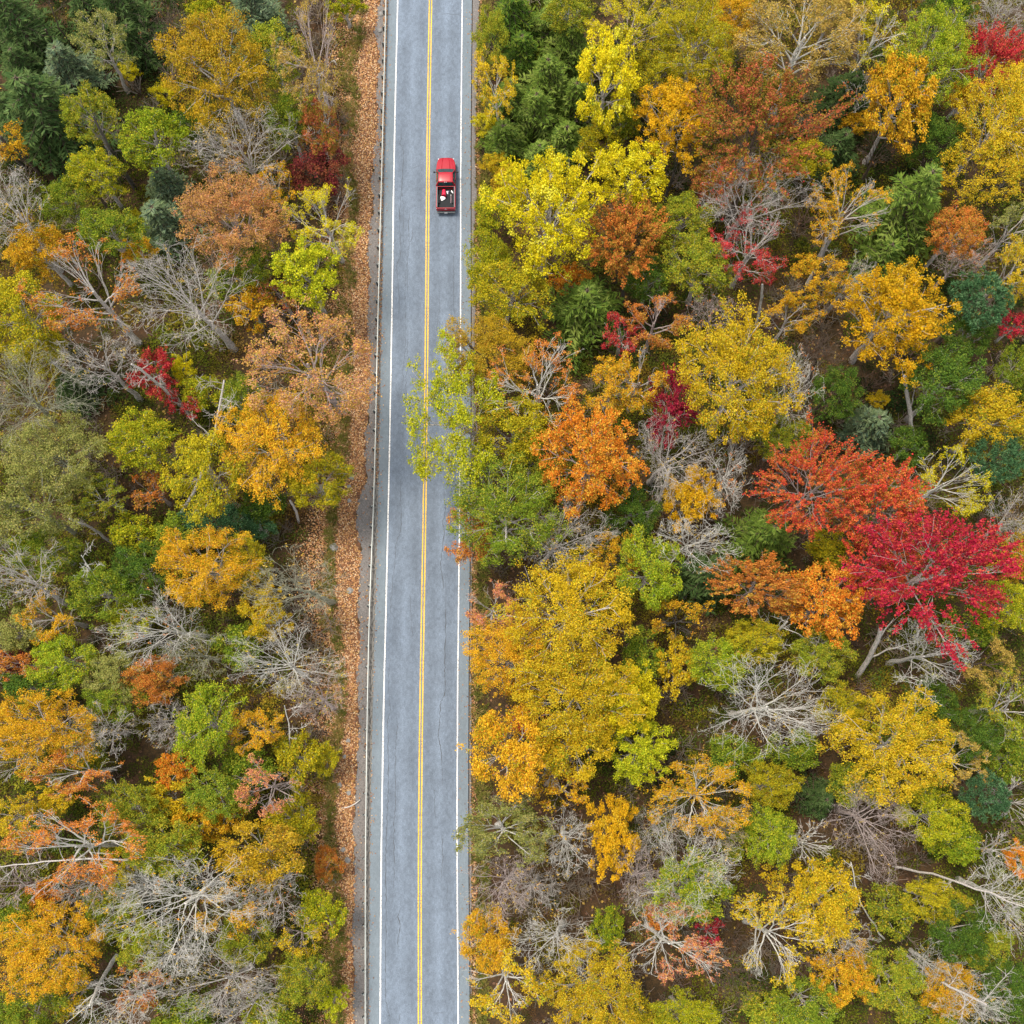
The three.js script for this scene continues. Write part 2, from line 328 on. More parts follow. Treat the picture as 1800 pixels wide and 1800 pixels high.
// ---------------------------------------------------------------- leaf colours and bark
const LEAF_GAIN = 0.73;                              // from the colours seen in the photograph to the leaves' own
const PAL = {
  gold: ['#e6bc1c', '#d8ae18', '#ccaa1a', '#e8c830', '#b8aa20', '#d89c1c', '#96a022'],
  goldOrange: ['#ecb022', '#e4a21e', '#eebc2c', '#d69a1e', '#c6a41e', '#e08a20', '#a09a22'],
  amber: ['#eab61c', '#e0a418', '#d69a16', '#c8a418', '#ecbc30'],
  yellow: ['#f0dc24', '#e6cc1a', '#d6c416', '#c2c01a', '#f4e440'],
  paleYellow: ['#dec440', '#d2b436', '#c2a830', '#b4a63a', '#e2cc5a'],
  lime: ['#d0cc22', '#bcc21e', '#a4b41e', '#dcd428', '#94a81e'],
  yellowGreen: ['#bab81e', '#a6ac1e', '#92a01e', '#c8be22', '#7e921e', '#d2b824', '#8a9a22'],
  olive: ['#96a426', '#849824', '#a6ac2a', '#728a28', '#b4b02c', '#c2a82c', '#64802a'],
  oliveGold: ['#c8b420', '#b8a81c', '#aaa41e', '#d2bc20', '#9a9c1e', '#84902a', '#c49a22'],
  grayOlive: ['#9a9c4a', '#8a9042', '#a6a250', '#7a863e', '#aea65a'],
  green: ['#7c9624', '#6c8a20', '#90a42a', '#5a7a22', '#a4ae30', '#b0a82c', '#4e7224'],
  brightGreen: ['#98b020', '#86a21c', '#aabc28', '#729422', '#c2c42c', '#b4b028', '#64882a'],
  deepGreen: ['#557626', '#486a24', '#648428', '#3c5c22', '#7c9230'],
  fir: ['#6e8c30', '#5f7e2c', '#82a03c', '#506c2a', '#94ac48'],
  firDark: ['#4e6a36', '#446030', '#5a763c', '#3a522a', '#688246'],
  firGray: ['#70885a', '#607850', '#80966a', '#56705a', '#8aa074'],
  teal: ['#568652', '#4a7848', '#62945c', '#3e6a40', '#74a46a'],
  salmon: ['#d88c54', '#c87a4c', '#dca05a', '#bc8a4e', '#cc9a44', '#c88a70', '#b89048'],
  salmonGold: ['#d88c54', '#d49e48', '#ca8060', '#c49e40', '#dea858', '#d4987c', '#a89a3e'],
  orange: ['#f08c26', '#e87c1c', '#f4a030', '#de6e20', '#ecb038', '#c89a2a', '#e86a24'],
  burnt: ['#d87a2c', '#c86a2c', '#e09038', '#b86a30', '#caa038'],
  rust: ['#bc5438', '#ca6844', '#a85e32', '#ac7e30', '#8c8628', '#b8603a', '#7c7a28'],
  rustOrange: ['#d4702c', '#c0642c', '#de8434', '#b87e2c', '#c88c38', '#a08a2c', '#d85c34'],
  redOrange: ['#d6442e', '#de5c30', '#c83834', '#d8742e', '#c44030', '#9a7a2a', '#e06c3c'],
  crimson: ['#c01c38', '#ce3048', '#ac1832', '#cc4034', '#b42040', '#d85040', '#8e1c2c'],
  darkCrimson: ['#a01c38', '#b02c44', '#8c1832', '#a63838', '#7e2430'],
  red: ['#c02a32', '#cc4440', '#ae2030', '#c8583c', '#a42a30'],
  pinkOrange: ['#d88a62', '#e2a252', '#cc705e', '#d6924a', '#c8825c'],
  tan: ['#bc983e', '#c8a650', '#ae8c3a', '#a0923a', '#c4a048'],
  mustard: ['#c89e1c', '#bc921a', '#d2a820', '#ae961e', '#caa030', '#98902a', '#c08828'],
  brown: ['#8a5a36', '#7a4e30', '#9a6a3e', '#6e5434', '#a0683a'],
  maroon: ['#7a2e30', '#8e3a36', '#6a2a2e', '#944a34', '#7c4a30'],
};
// leaves pass light on among themselves, which deepens their colour: a single leaf is paler than a whole crown looks
const singleLeaf = (c, k = 0.86) => { const m = Math.max(c.r, c.g, c.b); c.r = m * (c.r / m) ** k; c.g = m * (c.g / m) ** k; c.b = m * (c.b / m) ** k; return c; };
const palTex = {};
function paletteTexture(name) {
  if (!palTex[name]) {
    const c = PAL[name].map((h) => { const k = singleLeaf(new THREE.Color(h)).convertLinearToSRGB(); return [k.r * 255, k.g * 255, k.b * 255]; }), r = rngOf(name.length * 31 + name.charCodeAt(0) + 7 * name.charCodeAt(2));
    palTex[name] = dataTex(c.length * 8, 8, (x) => { const q = c[Math.floor(x / 8)], k = 0.84 + 0.32 * r(), h = (r() - 0.5) * 14; return [q[0] * k + h, q[1] * k, q[2] * k - h * 0.3]; });
    palTex[name].generateMipmaps = false; palTex[name].minFilter = THREE.LinearFilter;
  }
  return palTex[name];
}
const leafMats = {};
function leafMat(name, gain = 1) {
  const key = name + gain;
  if (!leafMats[key]) {
    const fir = /^fir|teal/.test(name);
    leafMats[key] = new THREE.MeshPhysicalMaterial({ map: paletteTexture(name), color: new THREE.Color().setScalar(LEAF_GAIN * gain * (fir ? 0.8 : 1)), roughness: 1, transmission: fir ? 0.08 : 0.16, thickness: 0, side: THREE.DoubleSide, specularIntensity: 0 });
    leafMats[key].name = 'leaf';
  }
  return leafMats[key];
}
const barkN = tileNoise(64, 71), barkN2 = tileNoise(200, 72), barkN3 = tileNoise(12, 73);
const BARK = { white: [238, 233, 228], grey: [214, 206, 203], pink: [200, 182, 180], olive: [168, 166, 146], brown: [104, 88, 76], dark: [92, 86, 82] };
const barkMats = {};
function barkMat(name) {
  if (!barkMats[name]) {
    const c = BARK[name];
    const t = dataTex(128, 256, (x, y) => { const u = x / 128, v = y / 256, k = 0.72 + 0.4 * barkN2(u, v * 0.5) + 0.3 * (barkN(u, v) - 0.5), l = barkN3(u, v) > 0.62 ? 0.78 : 1; return c.map((q, i) => q * k * (l < 1 ? l + 0.05 * (i === 1) : 1)); });
    barkMats[name] = new THREE.MeshStandardMaterial({ map: t, bumpMap: t, bumpScale: 0.02, roughness: 0.95 });
  }
  return barkMats[name];
}

// ---------------------------------------------------------------- tree shapes
const sphereDir = (r) => { const z = r() * 2 - 1, a = r() * Math.PI * 2, s = Math.sqrt(1 - z * z); return V(s * Math.cos(a), z, s * Math.sin(a)); };
const gauss = (r) => (r() + r() + r() - 1.5) * 0.82;
function bend(a, b, c, n) { const out = []; for (let k = 0; k <= n; k++) { const t = k / n, s = 1 - t; out.push(V().addScaledVector(a, s * s).addScaledVector(b, 2 * s * t).addScaledVector(c, t * t)); } return out; }
function wobble(pts, a, r) { for (let k = 1; k < pts.length; k++) pts[k].add(V(gauss(r) * a, gauss(r) * a * 0.6, gauss(r) * a)); return pts; }
function putLeaf(m, p, size, u, r, up = 0.55, aspect = 0.62, folded = true) {
  const n = sphereDir(r).multiplyScalar(1 - up * 0.5); n.y += up; n.normalize();
  const d = sphereDir(r); d.addScaledVector(n, -d.dot(n)).normalize();
  const s = V().crossVectors(n, d);
  const k = size * (0.7 + 0.6 * r());
  m.leaf(p, d.multiplyScalar(k), s.multiplyScalar(k * aspect), clamp(u + (r() - 0.5) * 0.55, 0.03, 0.97), r(), folded);
}
// Broadleaf skeleton: trunk, main limbs reaching for an uneven dome, branches, twigs; leaf clumps at the twigs.
function growBroadleaf(seed, o) {
  const r = rngOf(seed), R = o.R, Ry = R * o.squash, H = o.H, cy = H - Ry, off = o.off ?? R * (o.sway ?? 0.18) * gauss(rngOf(seed + 5)) * 2, trunk = new MB(), limbs = [], leaves = new MB(), fork = H * o.fork, top = lerp(fork, cy + Ry * 0.55, o.leader);
  const nk = seed * 3.7, lump = (d) => 1 + 0.42 * noise.noise(d.x * 1.6 + nk, d.y * 1.6, d.z * 1.6) + 0.24 * noise.noise(d.x * 3.6, d.y * 3.6 + nk, d.z * 3.6);
  const inside = (p, k = 1) => { const q = V((p.x - off) / R, (p.y - cy) / Ry, p.z / R), l = q.length(), m = lump(q.clone().normalize()) * k; if (l > m) { q.multiplyScalar(m / l); p.set(q.x * R + off, q.y * Ry + cy, q.z * R); } return p; };
  const rad = o.thick * (0.09 + 0.045 * R), lean = V(gauss(r) * 0.5, 0, gauss(r) * 0.5).multiplyScalar(R * 0.12);
  const axis = (y) => V(lean.x * (y / H) ** 2 + off * clamp(y / cy, 0, 1.1) ** 1.3, y, lean.z * (y / H) ** 2);
  const tp = [], tr = [], tn = 6; for (let k = 0; k <= tn; k++) { const y = top * k / tn; tp.push(axis(y)); tr.push(rad * (1.15 - 0.75 * k / tn) * (k ? 1 : 1.35)); }
  trunk.tube(wobble(tp, 0.05 * R, r), tr, 7);
  const clump = (p, dir, u, n, size) => {
    if (o.spray) dir = V(p.x - off, p.y - (cy - Ry * 0.9), p.z).normalize();
    for (let k = 0; k < n; k++) {
      const q = V(gauss(r), gauss(r) * o.flat, gauss(r)).multiplyScalar(size);
      if (o.stretch) q.addScaledVector(dir, gauss(r) * size * o.stretch);
      putLeaf(leaves, q.add(p), o.leaf, u, r, o.upright ?? 0.55, o.aspect ?? 0.62, o.folded ?? false);
    }
  };
  const nL = o.limbs;
  for (let i = 0; i < nL; i++) {
    const lm = new MB(), yy = lerp(o.low, 0.97, (i + 0.5) / nL), az = i * 2.39996 + r() * 0.7, s = Math.sqrt(Math.max(0, 1 - yy * yy));
    const dir = V(s * Math.cos(az), yy, s * Math.sin(az)), target = inside(V(dir.x * R * 1.3 + off, dir.y * Ry * 1.3 + cy, dir.z * R * 1.3), 0.97);
    const start = axis(lerp(fork, top, clamp((yy - o.low) / (1 - o.low), 0, 1) * 0.95)), L = start.distanceTo(target);
    const ctrl = V().lerpVectors(start, target, 0.45); ctrl.y += L * o.arch * (0.6 + 0.8 * r()); ctrl.add(V(gauss(r), 0, gauss(r)).multiplyScalar(L * 0.12));
    const n0 = 7, lp = wobble(bend(start, ctrl, target, n0), L * o.wob * 0.5, r), lr = rad * o.limbThick * (0.75 + 0.4 * r());
    lm.tube(lp, lp.map((_, k) => Math.max(o.twig, lr * (1 - 0.82 * k / n0))), 5, false);
    const limbLeaf = o.patch ? (noise.noise(dir.x * 1.3 + nk, dir.y * 1.3, dir.z * 1.3 + 2) * 1.6 + 0.5 > 1 - o.cover ? 1 : 0.12) : o.cover, uLimb = r();
    const tips = [];
    const onward = (pts, t) => { const f = t * (pts.length - 1), k = Math.min(pts.length - 2, Math.floor(f)); return [V().lerpVectors(pts[k], pts[k + 1], f - k), V().subVectors(pts[k + 1], pts[k]).normalize()]; };
    const branch = (pts, t, len, spread, r0, seg, sides, draw) => {
      const [p, d] = onward(pts, t), side = sphereDir(r); side.addScaledVector(d, -side.dot(d)).normalize();
      const a = spread * o.spread * (0.6 + 0.8 * r()), e = V().addScaledVector(d, Math.cos(a)).addScaledVector(side, Math.sin(a));
      e.y += o.rise * r(); const out = V(p.x - off, (p.y - cy) * 0.6, p.z); if (out.lengthSq() > 0) e.addScaledVector(out.normalize(), o.outward); e.normalize();
      const end = inside(V().copy(p).addScaledVector(e, len), o.shell), c = V().lerpVectors(p, end, 0.5).addScaledVector(d, len * 0.12); c.y += len * 0.05;
      const q = wobble(bend(p, c, end, seg), len * o.wob, r);
      if (draw) lm.tube(q, q.map((_, k) => Math.max(o.twig * 0.8, r0 * (1 - 0.75 * k / seg))), sides, false);
      return q;
    };
    for (let j = 0; j < o.secs; j++) {
      const t = 0.28 + 0.68 * ((j + r()) / o.secs), sec = branch(lp, t, L * (0.55 - 0.28 * t) * (0.7 + 0.6 * r()), 0.75, lr * o.secThick * (1 - 0.5 * t), 4, 4, true);
      const uSec = lerp(uLimb, r(), 0.6);
      for (let k = 0; k < o.twigs; k++) {
        const t2 = 0.25 + 0.75 * ((k + r()) / o.twigs), tw = branch(sec, Math.min(1, t2), R * o.twigLen * (0.6 + 0.8 * r()), 0.8, Math.max(o.twig, lr * 0.11), 3, 3, o.drawTwigs);
        for (let h = 0; h < o.twiglets; h++) tips.push([branch(tw, 0.2 + 0.8 * r(), R * o.twigLen * 0.6 * (0.5 + r()), 1.1, o.twig * 0.8, 2, 3, o.drawTwigs), uSec]);
        tips.push([tw, uSec]);
      }
    }
    const [endp, endd] = onward(lp, 0.999);
    tips.push([[V().addScaledVector(endd, -0.3).add(endp), endp], uLimb]);
    for (const [t, u] of tips) if (r() < limbLeaf) { const e = t[t.length - 1], d = V().subVectors(e, t[t.length - 2]).normalize(); clump(e, d, lerp(u, r(), 0.35), o.perClump * (0.6 + 0.8 * r()), o.clump * (0.75 + 0.5 * r())); if (o.leafy) clump(t[Math.floor(t.length / 2)], d, u, o.perClump * 0.5, o.clump); }
    limbs.push(lm);
  }
  for (let k = 0; k < o.fill; k++) {                 // the outer sprays that close the crown
    const d = k % 3 ? sphereDir(r) : V(gauss(r) * 0.42, 1, gauss(r) * 0.42); d.y = Math.abs(d.y) * 1.15 - 0.15; d.normalize();
    const l = lump(d) * (0.72 + 0.36 * r()), p = V(d.x * R * l + off, cy + d.y * Ry * l, d.z * R * l);
    if (noise.noise(d.x * 2.7 + nk, d.y * 2.7, d.z * 2.7 + 5) < -0.22 && k % 3) continue;
    clump(p, d, 0.5 + 0.5 * noise.noise(d.x * 2 + nk, d.y * 2 + 9, d.z * 2) + (r() - 0.5) * 0.5, o.perClump * (0.6 + 0.8 * r()), o.clump * (0.75 + 0.5 * r()));
  }
  return { H, R, off, hc: cy, trunk: trunk.geo(), limbs, leaves: leaves.size ? leaves.geo() : null };
}
function growFir(seed, o) {
  const r = rngOf(seed), { R, H } = o, trunk = new MB(), leaves = new MB(), limb = new MB();
  const tp = [], tr = []; for (let k = 0; k <= 8; k++) { tp.push(V(gauss(r) * 0.05, H * 0.985 * k / 8, gauss(r) * 0.05)); tr.push((0.06 + R * 0.05) * (1.1 - k / 8)); } trunk.tube(tp, tr, 6);
  const nW = o.whorls, nk = seed * 1.7;
  for (let w = 0; w < nW; w++) {
    const f = (w + 0.3) / nW, y = H * lerp(o.bare, 0.985, f), nb = 6 + Math.floor(r() * 2), a0 = r() * 6.28;
    for (let b = 0; b < nb; b++) {
      const a = a0 + (b + r() * 1.3) / nb * 6.283, len = R * Math.pow(1 - f, o.taper) * (0.62 + 0.62 * r() + 0.4 * noise.noise(Math.cos(a) * 1.5 + nk, f * 4, Math.sin(a) * 1.5)) + 0.18;
      const out = V(Math.cos(a), 0, Math.sin(a)), side = V(-out.z, 0, out.x), u0 = clamp(0.5 + gauss(r) * 0.8, 0.05, 0.95), droop = o.droop * len;
      const yj = y + gauss(r) * 0.35 * H / nW, P = (t) => V(0, yj + len * 0.22 * t - droop * t * t, 0).addScaledVector(out, len * t).addScaledVector(side, Math.sin(t * 3 + b) * 0.05 * len);
      limb.tube([P(0), P(0.5), P(0.95)], [0.05, 0.03, 0.015], 3, false);
      const m = Math.max(3, Math.round(len * o.dense));
      for (let k = 0; k < m; k++) {
        const t = 0.22 + 0.78 * (k + r()) / m, p = P(t), reach = (0.16 + 0.3 * len * 0.5 * (1.15 - t)) * (0.7 + 0.6 * r());
        for (const s of [-1, 1]) {
          const d0 = V().copy(out).multiplyScalar(0.55 + 0.3 * r()).addScaledVector(side, s * (0.6 + 0.5 * r())); d0.y += gauss(r) * 0.35 - 0.05; d0.normalize();
          for (let q = 0; q < o.needles; q++) {
            const tt = (q + r()) / o.needles, b0 = V().copy(p).addScaledVector(d0, reach * tt), d = V().copy(d0).addScaledVector(out, 0.5 * gauss(r)).addScaledVector(side, 0.7 * gauss(r)); d.y += gauss(r) * 0.6 + 0.1; d.normalize();
            const sd = V().crossVectors(d, V(gauss(r) * 0.6, 1, gauss(r) * 0.6)).normalize(), ln = o.needle * (0.7 + 0.6 * r());
            leaves.leaf(b0, d.multiplyScalar(ln), sd.multiplyScalar(ln * 0.24), clamp(u0 + (r() - 0.5) * 0.6, 0.03, 0.97), r(), true);
          }
        }
      }
    }
  }
  return { H, R, hc: H * 0.52, trunk: trunk.geo(), limbs: [limb], leaves: leaves.geo() };
}
function growPine(seed, o) {
  const g = growBroadleaf(seed, { ...o, perClump: 0 }), r = rngOf(seed + 99), leaves = new MB(), cy = o.H - o.R * o.squash;
  for (let k = 0; k < o.tufts; k++) {
    const d = sphereDir(r); d.y = Math.abs(d.y) * 1.1 - 0.25; d.normalize();
    const lump = 1 + 0.3 * noise.noise(d.x * 2.4 + seed, d.y * 2.4, d.z * 2.4), rr = (0.5 + 0.5 * Math.sqrt(r())) * lump, p = V(d.x * o.R * rr, cy + d.y * o.R * o.squash * rr, d.z * o.R * rr), u = r();
    for (let q = 0; q < 26; q++) {
      const e = sphereDir(r); e.y = e.y * 0.8 + 0.5; e.addScaledVector(d, 0.4).normalize();
      const s = V().crossVectors(e, sphereDir(r)).normalize(), ln = 0.34 * (0.7 + 0.6 * r());
      leaves.leaf(V().copy(p).addScaledVector(e, 0.02), e.multiplyScalar(ln), s.multiplyScalar(0.075), clamp(u + (r() - 0.5) * 0.5, 0.03, 0.97), r(), false);
    }
  }
  return { ...g, leaves: leaves.geo(), hc: cy };
}
// the kinds: [largest crown first]; each has a few individuals that are turned and scaled where they stand
const base = { outward: 0.35, spread: 1, shell: 1.22, wob: 0.035, fill: 0, secThick: 0.42, squash: 0.85, fork: 0.3, leader: 0.8, low: -0.25, limbs: 13, secs: 6, twigs: 4, twiglets: 0, twigLen: 0.22, thick: 1, limbThick: 0.42, arch: 0.1, rise: 0.3, twig: 0.012, drawTwigs: false, flat: 0.75, cover: 1, leafy: true };
const KINDS = {
  // dense fine-leaved dome
  D: [[{ ...base, R: 4, H: 15, limbs: 17, fill: 230, leaf: 0.142, perClump: 36, clump: 0.42, aspect: 0.8 }, 4], [{ ...base, R: 2.5, H: 11, limbs: 12, secs: 5, fill: 150, leaf: 0.138, perClump: 32, clump: 0.34, aspect: 0.8 }, 4], [{ ...base, R: 1.4, H: 5, fork: 0.15, limbs: 9, secs: 4, twigs: 3, fill: 70, leaf: 0.129, perClump: 30, clump: 0.27, aspect: 0.8 }, 3]],
  // clumpy, billowing crown of larger leaves
  K: [[{ ...base, R: 4, H: 15.5, limbs: 19, secs: 5, twigs: 3, fill: 90, leaf: 0.172, perClump: 64, aspect: 0.8, clump: 0.42, leafy: false, squash: 0.95, twigLen: 0.16 }, 3], [{ ...base, R: 2.5, H: 11.5, limbs: 14, secs: 4, twigs: 3, fill: 60, leaf: 0.163, perClump: 62, aspect: 0.8, clump: 0.34, leafy: false, squash: 1, twigLen: 0.17 }, 3], [{ ...base, R: 1.4, H: 5.5, fork: 0.15, limbs: 9, secs: 3, twigs: 3, fill: 30, leaf: 0.146, perClump: 50, aspect: 0.8, clump: 0.26, leafy: false, squash: 1 }, 3]],
  // maple with upswept feathery sprays
  F: [[{ ...base, R: 4.2, H: 15, limbs: 20, secs: 6, twigs: 3, fill: 130, leaf: 0.159, perClump: 45, aspect: 0.75, clump: 0.17, stretch: 4.2, spray: true, limbThick: 0.26, thick: 0.85, arch: 0.02, rise: 0.5, twigLen: 0.2, squash: 0.8, leafy: false, low: -0.15 }, 3], [{ ...base, R: 2.6, H: 11.5, limbs: 14, secs: 5, twigs: 3, fill: 80, leaf: 0.155, perClump: 45, aspect: 0.75, clump: 0.15, stretch: 4, spray: true, limbThick: 0.26, thick: 0.85, arch: 0.02, rise: 0.5, twigLen: 0.2, leafy: false, low: -0.1 }, 3], [{ ...base, R: 1.4, H: 6, limbs: 9, secs: 4, twigs: 3, fill: 40, leaf: 0.146, perClump: 35, clump: 0.13, aspect: 0.75, stretch: 3.4, spray: true, rise: 0.5, leafy: false }, 2]],
  // thinly leaved, limbs and twigs showing
  S: [[{ ...base, R: 4, H: 15.5, fork: 0.34, limbs: 11, secs: 6, twigs: 4, twiglets: 1, spread: 0.7, shell: 1.15, wob: 0.025, leaf: 0.146, perClump: 17, aspect: 0.8, clump: 0.3, drawTwigs: true, leafy: false, cover: 0.62, patch: true, low: 0, twig: 0.014, limbThick: 0.38, secThick: 0.36, arch: 0.05 }, 4], [{ ...base, R: 2.5, H: 11.5, fork: 0.34, limbs: 9, secs: 5, twigs: 4, twiglets: 1, spread: 0.7, shell: 1.15, wob: 0.025, leaf: 0.142, perClump: 17, aspect: 0.8, clump: 0.26, drawTwigs: true, leafy: false, cover: 0.62, patch: true, low: 0, twig: 0.013, limbThick: 0.38, secThick: 0.36, arch: 0.05 }, 4], [{ ...base, R: 1.4, H: 6, fork: 0.2, limbs: 8, secs: 4, twigs: 3, twiglets: 1, spread: 0.7, shell: 1.15, leaf: 0.129, perClump: 16, aspect: 0.8, clump: 0.22, drawTwigs: true, leafy: false, cover: 0.7, low: 0, twig: 0.013 }, 2]],
  // airy: leaves all over but thin enough to see the limbs and what lies below
  A: [[{ ...base, R: 4, H: 15, fork: 0.34, limbs: 13, secs: 6, twigs: 4, twiglets: 1, spread: 0.75, shell: 1.15, leaf: 0.146, perClump: 21, aspect: 0.8, clump: 0.34, drawTwigs: true, leafy: false, cover: 0.9, low: -0.1, twig: 0.013, limbThick: 0.34, secThick: 0.36, fill: 60 }, 3], [{ ...base, R: 2.5, H: 11.5, fork: 0.34, limbs: 10, secs: 5, twigs: 4, twiglets: 1, spread: 0.75, shell: 1.15, leaf: 0.142, perClump: 20, aspect: 0.8, clump: 0.28, drawTwigs: true, leafy: false, cover: 0.9, low: -0.1, twig: 0.012, limbThick: 0.34, secThick: 0.36, fill: 30 }, 3]],
  // crown carried far to one side, over the road
  O: [[{ ...base, off: -4.4, R: 3.9, H: 13, fork: 0.3, limbs: 14, secs: 6, twigs: 4, twiglets: 1, spread: 0.75, shell: 1.2, leaf: 0.155, perClump: 27, aspect: 0.8, clump: 0.36, drawTwigs: true, leafy: false, cover: 0.95, low: -0.15, twig: 0.012, limbThick: 0.3, secThick: 0.36, fill: 90 }, 1], [{ ...base, off: -2.2, R: 2.2, H: 9, fork: 0.3, limbs: 9, secs: 5, twigs: 4, twiglets: 1, spread: 0.75, shell: 1.2, leaf: 0.142, perClump: 20, aspect: 0.8, clump: 0.28, drawTwigs: true, leafy: false, cover: 0.9, low: -0.1, twig: 0.012, limbThick: 0.34, secThick: 0.36, fill: 30 }, 1]],
  // leafless
  B: [[{ ...base, R: 4.2, H: 16, fork: 0.36, limbs: 15, secs: 7, twigs: 5, twiglets: 2, twigLen: 0.23, spread: 0.95, outward: 0.14, shell: 1.3, wob: 0.03, sway: 0.42, perClump: 4, clump: 0.2, leaf: 0.2, drawTwigs: true, leafy: false, cover: 0.03, low: 0.05, leader: 0.65, twig: 0.0095, limbThick: 0.26, secThick: 0.34, arch: 0.04, rise: 0.35 }, 5], [{ ...base, R: 2.6, H: 12, fork: 0.36, limbs: 12, secs: 6, twigs: 5, twiglets: 2, twigLen: 0.24, spread: 0.95, outward: 0.14, shell: 1.3, wob: 0.03, sway: 0.42, perClump: 4, clump: 0.2, leaf: 0.18, drawTwigs: true, leafy: false, cover: 0.03, low: 0.05, leader: 0.65, twig: 0.009, limbThick: 0.26, secThick: 0.34, arch: 0.04, rise: 0.35 }, 4], [{ ...base, R: 1.5, H: 7, fork: 0.3, limbs: 8, secs: 5, twigs: 4, twiglets: 1, spread: 0.6, shell: 1.3, wob: 0.02, perClump: 3, clump: 0.2, leaf: 0.16, drawTwigs: true, leafy: false, cover: 0.03, low: 0.05, leader: 0.6, twig: 0.014, limbThick: 0.38, secThick: 0.34, arch: 0.04 }, 2]],
  C: [[{ fir: true, R: 2.9, H: 15, whorls: 19, bare: 0.08, taper: 0.8, droop: 0.34, dense: 3.6, needles: 6, needle: 0.34 }, 3], [{ fir: true, R: 2, H: 11, whorls: 15, bare: 0.06, taper: 0.8, droop: 0.32, dense: 4, needles: 6, needle: 0.3 }, 3], [{ fir: true, R: 1.3, H: 6, whorls: 13, bare: 0.05, taper: 0.65, droop: 0.25, dense: 5, needles: 3, needle: 0.26 }, 2]],
  P: [[{ ...base, pine: true, R: 2.4, H: 12, limbs: 12, secs: 3, twigs: 0, tufts: 330, leaf: 0.2, clump: 0.2, fork: 0.4 }, 3]],
};
KINDS.U = [KINDS.D[2]];
const protos = {};
function protoOf(kind, rm, pick) {
  const rows = KINDS[kind]; let k = 0;
  while (k + 1 < rows.length && rm < Math.sqrt(rows[k][0].R * rows[k + 1][0].R)) k++;
  const [o, n] = rows[k], v = pick % n, key = kind + k + v;
  if (!protos[key]) {
    const seed = 17 + kind.charCodeAt(0) * 13 + k * 101 + v * 7;
    const g = o.fir ? growFir(seed, o) : o.pine ? growPine(seed, o) : growBroadleaf(seed, o);
    if (kind === 'B') g.limbGeos = g.limbs.map((l) => l.geo()); else { const all = mergeGeometries(g.limbs.map((l) => l.geo())); g.limbGeos = [all]; }
    g.loose = kind === 'B'; delete g.limbs; protos[key] = g;
  }
  return protos[key];
}
